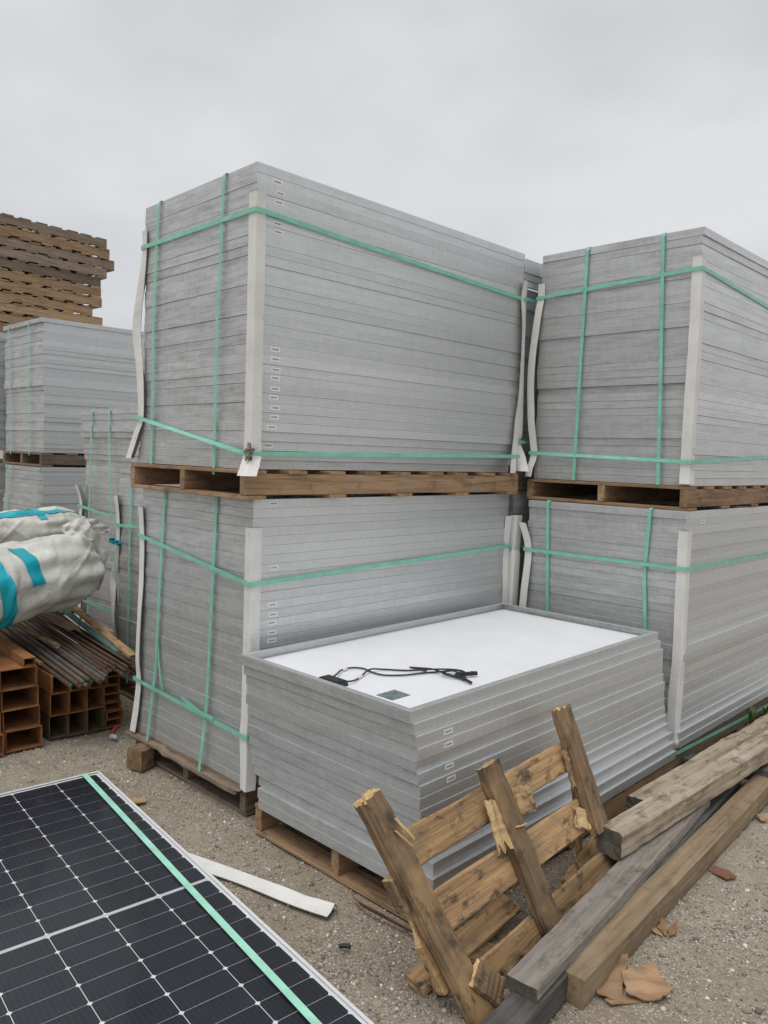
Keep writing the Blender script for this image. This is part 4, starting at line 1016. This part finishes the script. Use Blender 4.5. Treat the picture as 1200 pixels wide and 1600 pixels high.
scrap('tan board fragment at the foot of the broken pallet', [(0.20, 2.15), (0.24, 2.17), (0.22, 2.22), (0.18, 2.20)], 0.004, M_TAN, 0.01, 0.003, 'wood_chip', 'wood chip', 17, n=2)
rr_ = random.Random(91)
for i in range(16):
    a_, b_ = rr_.uniform(0.30, 0.80), rr_.uniform(-0.02, 0.10)
    c0 = P0[:2] + pd[:2] * a_ + pn[:2] * (0.06 + b_); an = rr_.uniform(0, 6.28); d1 = np.array([math.cos(an), math.sin(an)]); d2 = np.array([-d1[1], d1[0]]); l_ = rr_.uniform(0.015, 0.045); w_ = rr_.uniform(0.006, 0.02)
    scrap('splintered wood chip on the ground under the broken pallet', [c0 - d1 * l_, c0 - d2 * w_, c0 + d1 * l_, c0 + d2 * w_], rr_.uniform(0.001, 0.008), rr_.choice([M_PAL2, M_TANSTR, M_BARK]), 0.005, 0.012, 'wood_chip', 'wood chip', 100 + i, 'chips under the broken pallet', 2)
# curved rusty strip in front of the low front stack
pts = [(-0.062, 2.622, 0.012), (-0.035, 2.575, 0.018), (0.01, 2.535, 0.02), (0.06, 2.495, 0.018), (0.115, 2.455, 0.014), (0.16, 2.43, 0.01)]
sp_ = smooth_path(pts, 6); v, f = ribbon(sp_, [np.array([0.5, 0.6, 0.55])] * len(sp_), 0.03, 0.004, wid=[0.012 + 0.024 * math.sin(math.pi * min(1, 0.1 + i / len(sp_))) for i in range(len(sp_))])
tag(obj('bark_strip', mesh('bark_strip', v, f, [M_BARK])), 'curved reddish bark strip beside the low front stack', 'bark')
tag(obj('plastic_bit', tube_mesh('plastic_bit', [(-0.098, 2.362, 0.006), (-0.08, 2.366, 0.007), (-0.062, 2.362, 0.006)], 0.007, [M_BLACK], 8, 3)), 'small black plastic bit on the open gravel', 'plastic scrap')
# white corner board fallen on the ground, part under the face up panel
def vboard(label, p0, p1, leg=0.062):
    p0, p1 = np.array(p0), np.array(p1); x = p1 - p0; l = np.linalg.norm(x); x /= l; y = np.cross((0, 0, 1), x); v, f, fm = [], [], []
    m = 14
    for i in range(m):
        t = i / (m - 1); c = p0 + x * l * t; k = 0.003 * math.sin(6 * t) * t
        cr_ = 1.0 if t < .82 else 1.0 - (t - .82) * 1.6
        for oy, oz in ((-leg, 0.001), (-leg * .5, 0.008), (0, 0.020), (leg * 0.45, 0.001), (leg * 0.45, -0.003), (0, 0.015), (-leg * .5, 0.004), (-leg, -0.003)):
            v.append(c + y * (oy * (0.9 + 0.1 * math.sin(9 * t)) + k) + np.array([0, 0, oz * cr_ + 0.004 + (0.008 * math.sin(14 * t) if t > .8 else 0) * (oy == 0)]))
    for i in range(m - 1):
        for k in range(8): k2 = (k + 1) % 8; f.append((i * 8 + k, (i + 1) * 8 + k, (i + 1) * 8 + k2, i * 8 + k2)); fm.append(0 if k < 3 else 1)
    f.append(tuple(range(8))); fm.append(1); f.append(tuple((m - 1) * 8 + k for k in range(7, -1, -1))); fm.append(1)
    return tag(obj('fallen_corner_board', mesh('fallen_corner_board', v, f, [M_CARD, M_CARDEDGE], fm)), label, 'corner board')
vboard('dirty white corner board fallen on the gravel beside the face up panel', (-0.86, 2.955, 0.0), (-0.125, 2.565, 0.0), 0.052)
# plastic litter by the tubes
lt = thing('plastic_litter', 'small red and clear plastic litter below the rusty tubes', 'litter', (-1.425, 4.075, 0.0))
obj('clear_piece', tube_mesh('clear_piece', [(0, 0, .012), (0.02, -.015, .018), (0.035, -.03, .014)], lambda t: 0.016 - 0.006 * t, [M_CLEAR], 8, 4), lt)
obj('red_piece', tube_mesh('red_piece', [(-0.0, 0.005, .02), (0.005, .02, .04), (0.02, .035, .06)], 0.012, [M_RED], 8, 4), lt)
# weeds by the lower right pallet
def weed(label, p, n, h, seed):
    r = random.Random(seed); w_ = thing('weed', label, 'weed', p, group='weeds by the lower right pallet')
    for i in range(n):
        a = r.uniform(0, 6.28); hh = h * r.uniform(0.6, 1.1); sp = r.uniform(0.015, 0.04); pts = [np.array((0, 0, 0)), np.array((math.cos(a) * sp * .4, math.sin(a) * sp * .4, hh * .6)), np.array((math.cos(a) * sp * 1.3, math.sin(a) * sp * 1.3, hh))]
        q = smooth_path(pts, 3); vv, ff = ribbon(q, [np.array((math.cos(a), math.sin(a), 0.3))] * len(q), 0.008, 0.0006, wid=[0.004 + 0.008 * math.sin(math.pi * (0.15 + 0.8 * k / len(q))) for k in range(len(q))])
        obj('leaf', mesh('leaf', vv, ff, [M_GREEN]), w_)
q = BL.w(-0.06, 0.95, 0.0); weed('bright weed tuft at the foot of the lower right stack', (q[0], q[1], 0.0), 14, 0.13, 1)
q = BL.w(-0.05, 1.22, 0.0); weed('smaller weed at the right foot of the lower right stack', (q[0], q[1], 0.0), 8, 0.10, 2)

# ------------------------------------------------------------------ rusty tubes, bars and bundles at the left
TY = 0.735
te = np.array([math.cos(TY), math.sin(TY), 0]); tf = np.array([-math.sin(TY), math.cos(TY), 0]); T0 = np.array([-1.735, 3.955, 0.0])
def tw(e, f_, z): return T0 + te * e + tf * f_ + np.array([0, 0, z])
def hollow(name, w, h, l, mat, t=0.0042):
    def ring(x, q): return [(q, x, q2) for q, q2 in ()]
    v = []
    for x in (0, l):
        for i in (0, t): v += [(-w / 2 + i, x, i), (w / 2 - i, x, i), (w / 2 - i, x, h - i), (-w / 2 + i, x, h - i)]
    f = []
    for k in range(4):
        k2 = (k + 1) % 4
        f += [(k, k2, 8 + k2, 8 + k), (4 + k2, 4 + k, 12 + k, 12 + k2), (k2, k, 4 + k, 4 + k2), (8 + k, 8 + k2, 12 + k2, 12 + k)]
    return mesh(name, v, f, [mat])
TG = 'rusty steel tubes at the left'
def tubes(cols, mat_of, w, h, names, e0):
    pass
rt_ = random.Random(17)
HM = {k: hollow('steel_tube', *k, 3.0, M_RUST) for k in ((0.178, 0.107), (0.096, 0.128), (0.096, 0.098), (0.096, 0.046), (0.06, 0.042))}
HMG = hollow('steel_tube', 0.096, 0.128, 3.0, M_RUSTG)
def tube(key, e, z, label, fo=0.0, me=None):
    w, h = key
    o = obj('steel_tube', me or HM[key], None, tuple(tw(e, fo + rt_.uniform(-.012, .012), z)), (0, 0, TY + rt_.uniform(-.006, .006)))
    return tag(o, label, 'steel tube', TG)
rown = ['bottom', 'second', 'third', 'top']
for r_i in range(4):
    tube((0.178, 0.107), -0.108 - 0.010 * r_i, 0.012 + r_i * 0.1075, f'wide rusty tube, {rown[r_i]} of the column left of the square tubes', -0.03 - 0.006 * r_i)
for r_i in range(3):
    tube((0.178, 0.107), -0.298 - 0.010 * r_i, 0.012 + r_i * 0.1075, f'wide rusty tube, {rown[r_i]} of the column cut by the left edge', -0.04)
cn = ['left', 'middle', 'right']
for r_i in range(3):
    for c_i in range(3):
        kk = (0.096, 0.128) if r_i < 2 else (0.096, 0.098)
        tube(kk, 0.086 + c_i * 0.0975 - 0.004 * r_i, 0.010 + r_i * 0.129, f'square rusty tube, {["bottom", "second", "top"][r_i]} row, {cn[c_i]} of three', 0.03 - 0.03 * r_i, HMG if r_i == 0 else None)
for r_i in range(7):
    tube((0.096, 0.046), 0.382 + (0.005 if r_i % 2 else 0) - 0.010 * (r_i > 2), 0.010 + r_i * 0.0465, f'flat rusty tube, {ordw(r_i + 1)} from the ground in the right column', 0.02 + (0.03 if r_i > 2 else 0))
# small tube on the left column
tube((0.06, 0.042), -0.085, 0.444, 'small brown tube lying on top of the wide rusty tubes', -0.05)
plank('short wooden stick beside the small brown tube', tuple(tw(-0.035, -0.06, 0.452)), tuple(tw(-0.06, 0.5, 0.452)), 0.018, 0.014, (M_TANSTR, M_ENDT), 401)
# bars
BGp = 'steel bars on the rusty tubes'
bar_spec = []
rb = random.Random(29)
def bar(e0, f0, z0, e1, f1, z1, rad, mats, label, group=BGp):
    pts = [tw(e0, f0, z0), tw((e0 + e1) / 2 + rb.uniform(-.01, .01), (f0 + f1) / 2, (z0 + z1) / 2 - 0.004), tw(e1, f1, z1)]
    return tag(obj('steel_bar', tube_mesh('steel_bar', pts, rad, mats, 8, 5)), label, 'steel bar', group)
for i in range(12):
    row, k = divmod(i, 6)
    e = 0.045 + k * 0.034 + row * 0.02 + rb.uniform(-.006, .006); z = 0.385 + row * 0.026 + rb.uniform(0, .004)
    f0 = -0.24 + rb.uniform(-.06, .05) + 0.010 * k
    green = i in (0, 3, 5, 7, 10)
    bar(e + 0.015, f0, z - 0.030 - 0.012 * row, e - 0.10, 1.9, z + 0.16, 0.0115, [M_BARGREY if i % 3 else M_REBAR, M_BAREND if green else M_BAREND2], f'thick green tipped steel bar, {ordw(i + 1)} of the grey bundle' if green else f'thick rusty tipped steel bar, {ordw(i + 1)} of the grey bundle', 'thick grey bars in the bundle')
for i in range(30):
    row, k = divmod(i, 10)
    e = 0.235 + k * 0.021 + rb.uniform(-.01, .01); z = 0.378 + row * 0.016 + rb.uniform(0, .006)
    f0 = -0.14 + 0.010 * k + rb.uniform(-.09, .05)
    bar(e + rb.uniform(.0, .04), f0, z - 0.02, e - 0.10 + rb.uniform(-.05, .05), 1.8, z + 0.17, 0.0072, [M_REBAR, M_BAREND2], f'thin dark rusty bar, {ordw(i + 1)} in the jumbled bundle over the flat tubes', 'thin rusty bars in the jumbled bundle')
for i in range(3):
    bar(0.50 + 0.02 * i, -0.16 + 0.05 * i, 0.27 + 0.012 * i, 0.36 + 0.03 * i, 1.2, 0.46 + 0.02 * i, 0.008, [M_REBAR, M_BAREND2], f'thin rusty bar poking out right past the flat tubes, {["lowest", "middle", "highest"][i]} of three', 'bars poking out right')
plank('brown wooden lath resting along the right side of the bars', tuple(tw(0.475, -0.02, 0.405)), tuple(tw(0.385, 1.5, 0.70)), 0.045, 0.018, (M_TAN, M_ENDT), 411)
plank('faded teal lath under the brown one beside the bars', tuple(tw(0.440, 0.10, 0.405)), tuple(tw(0.34, 1.5, 0.66)), 0.03, 0.018, (M_TEALP, M_TEALP), 412)
plank('short grey board lying across the bars', tuple(tw(0.30, 0.40, 0.505)), tuple(tw(0.14, 0.95, 0.60)), 0.08, 0.014, (M_BROWN, M_BROWN), 413)
plank('round brown stake among the bars', tuple(tw(0.13, 0.18, 0.47)), tuple(tw(0.0, 0.85, 0.55)), 0.026, 0.024, (M_TANSTR, M_TAN), 414)

def bundle(label, p_end, p_far, r0, r1, seed, tapes, squash=0.92, pinch=0.10, sag=0.0):
    """wrapped roll: closed gathered end at p_end, running to p_far. tapes: list of (t0,t1,ang0,ang1) patches"""
    p0, p1 = np.array(p_end, float), np.array(p_far, float); x = p1 - p0; l = np.linalg.norm(x); x /= l
    y = np.cross((0, 0, 1), x); y /= np.linalg.norm(y); z = np.cross(x, y)
    nA, nL = 140, 190; r = random.Random(seed); ph = [r.uniform(0, 6.28) for _ in range(12)]
    CR = [(r.uniform(0, 0.55) ** 1.3, r.uniform(-0.6, 2.8), r.uniform(0, 3.14), r.uniform(0.004, 0.011) * r.choice((1, 1, -0.7)), r.uniform(0.015, 0.04), r.uniform(0.06, 0.28)) for _ in range(26)]
    def crease(t, a, rad):
        h = 0.0
        for (ct, ca_, th, dp, wd, ln) in CR:
            u_, v_ = (t - ct) * l, (a - ca_) * rad
            if abs(u_) > ln or abs(v_) > ln: continue
            d = abs(-u_ * math.sin(th) + v_ * math.cos(th)); e_ = abs(u_ * math.cos(th) + v_ * math.sin(th))
            if d < wd and e_ < ln: h += dp * (1 - d / wd) * (1 - (e_ / ln) ** 2)
        return h
    def surf(t, a, off=0.0):
        if a > math.pi * 1.5: a -= 2 * math.pi
        rad = r0 + (r1 - r0) * t
        ee = min(1, t / pinch) if pinch else 1
        prof = 0.30 + 0.70 * math.sin(ee * math.pi / 2) ** 0.75
        fold = 0.07 * math.sin(5 * a + ph[0] + 9 * t) * math.exp(-t * 6) + 0.035 * math.sin(11 * a + ph[1] - 14 * t) * math.exp(-t * 4)
        wr = 0.018 * math.sin(3 * a + 23 * t + ph[2]) + 0.014 * math.sin(7 * a - 31 * t + ph[3]) + 0.012 * math.sin(2 * a + 47 * t + ph[4]) + 0.010 * math.sin(13 * a + 19 * t + ph[5])
        cre = -0.035 * abs(math.sin(2.5 * a + 16 * t + ph[6])) ** 6 - 0.03 * abs(math.sin(1.5 * a - 21 * t + ph[7])) ** 8
        q = rad * prof * (1 + fold * 1.6 + wr * 0.8 + cre) + crease(t, a, rad) + off
        ca, sa = math.cos(a), math.sin(a)
        if sa < -0.6: q *= 1 - 0.12 * (-sa - 0.6)
        c = p0 + x * (t * l) + np.array([0, 0, -sag * math.sin(math.pi * t)])
        return c + y * (q * ca) + z * (q * sa * squash)
    root = thing('wrapped_bundle', label, 'bundle', tuple(p0))
    v, f = [], []
    for i in range(nL + 1):
        t = (i / nL) ** 1.25
        for k in range(nA): v.append(surf(t, 2 * math.pi * k / nA) - p0)
    for i in range(nL):
        for k in range(nA):
            k2 = (k + 1) % nA; f.append((i * nA + k, i * nA + k2, (i + 1) * nA + k2, (i + 1) * nA + k))
    ci = len(v); v.append(p0 + x * 0.03 - p0)
    for k in range(nA): f.append((ci, (k + 1) % nA, k))
    f.append(tuple(nL * nA + k for k in range(nA)))
    obj('wrap', mesh('wrap', v, f, [M_TARP], smooth=True), root)
    for (t0, t1, a0, a1, sl) in tapes:
        v, f = [], []; m, n = 44, 70
        for s in (0.004, 0.0055):
            for i in range(m + 1):
                for k in range(n + 1):
                    u = k / n; v.append(surf(t0 + (t1 - t0) * i / m + sl * u, a0 + (a1 - a0) * u, s) - p0)
        h_ = (m + 1) * (n + 1)
        for i in range(m):
            for k in range(n):
                q = (i * (n + 1) + k, i * (n + 1) + k + 1, (i + 1) * (n + 1) + k + 1, (i + 1) * (n + 1) + k); f.append(q[::-1]); f.append(tuple(h_ + w_ for w_ in q))
        obj('tape', mesh('tape', v, f, [M_TAPE], smooth=True), root)
    return root, surf, p0
# angle a: 0 -> +y (right of the axis seen from the end), pi/2 -> up
b2_root, s2f, p2 = bundle('larger white wrapped bundle with gathered end over the steel bars', (-1.765, 4.70, 0.86), (-2.70, 3.05, 0.62), 0.245, 0.225, 3, [(0.265, 0.305, 0.1, 1.35, 0.0), (0.36, 0.40, -1.6, 2.6, 0.0)], pinch=0.12)
b1_root, s1f, p1 = bundle('smaller white wrapped bundle with teal tape lying behind the larger one', (-1.93, 5.02, 1.05), (-3.2, 4.0, 0.94), 0.14, 0.14, 5, [(0.03, 0.95, 0.95, 1.32, 0.0), (0.16, 0.185, 0.6, 1.9, 0.03)], pinch=0.10)
# gathered flaps at the ends
def flap(root, base, pts3, mat, seed, nm='wrap_flap'):
    """crumpled sheet spanned between two edge polylines"""
    (A, B_) = pts3; r = random.Random(seed); v, f = [], []; A = smooth_path(A, 5); B_ = smooth_path(B_, 5); n = 10; m = len(A)
    for s in (0, 0.003):
        for i in range(m):
            for k in range(n + 1):
                t = k / n; p = A[i] * (1 - t) + B_[i] * t
                d = 0.016 * math.sin(t * 9 + i * 0.5 + seed) * math.sin(i * 0.9 + seed) + 0.008 * math.sin(t * 17 - i)
                v.append(p + np.array([0.6, -0.7, 0.25]) * d + np.array([0.6, -0.7, 0.25]) * s - base)
    h_ = m * (n + 1)
    for i in range(m - 1):
        for k in range(n):
            q = (i * (n + 1) + k, i * (n + 1) + k + 1, (i + 1) * (n + 1) + k + 1, (i + 1) * (n + 1) + k); f.append(q); f.append(tuple(h_ + w_ for w_ in q[::-1]))
    obj(nm, mesh(nm, v, f, [mat], smooth=True), root)
flap(b2_root, p2, ([(-1.82, 4.56, 1.02), (-1.76, 4.60, 0.88), (-1.76, 4.58, 0.74)], [(-1.70, 4.62, 1.08), (-1.66, 4.66, 0.90), (-1.70, 4.62, 0.70)]), M_TARP, 4)
flap(b2_root, p2, ([(-1.90, 4.58, 1.09), (-1.84, 4.62, 1.13), (-1.78, 4.66, 1.13)], [(-1.86, 4.50, 1.00), (-1.80, 4.54, 1.02), (-1.73, 4.60, 1.00)]), M_TARP, 6)
flap(b1_root, p1, ([(-1.89, 4.92, 1.11), (-1.83, 4.96, 1.09), (-1.77, 5.0, 1.04)], [(-1.93, 4.86, 1.02), (-1.87, 4.90, 1.0), (-1.77, 4.98, 1.01)]), M_TARP, 8)
flap(b1_root, p1, ([(-1.72, 4.86, 0.995), (-1.685, 4.87, 0.985), (-1.66, 4.88, 0.965)], [(-1.72, 4.85, 0.965), (-1.685, 4.86, 0.95), (-1.66, 4.87, 0.94)]), M_TAPE, 9, 'tape_end')
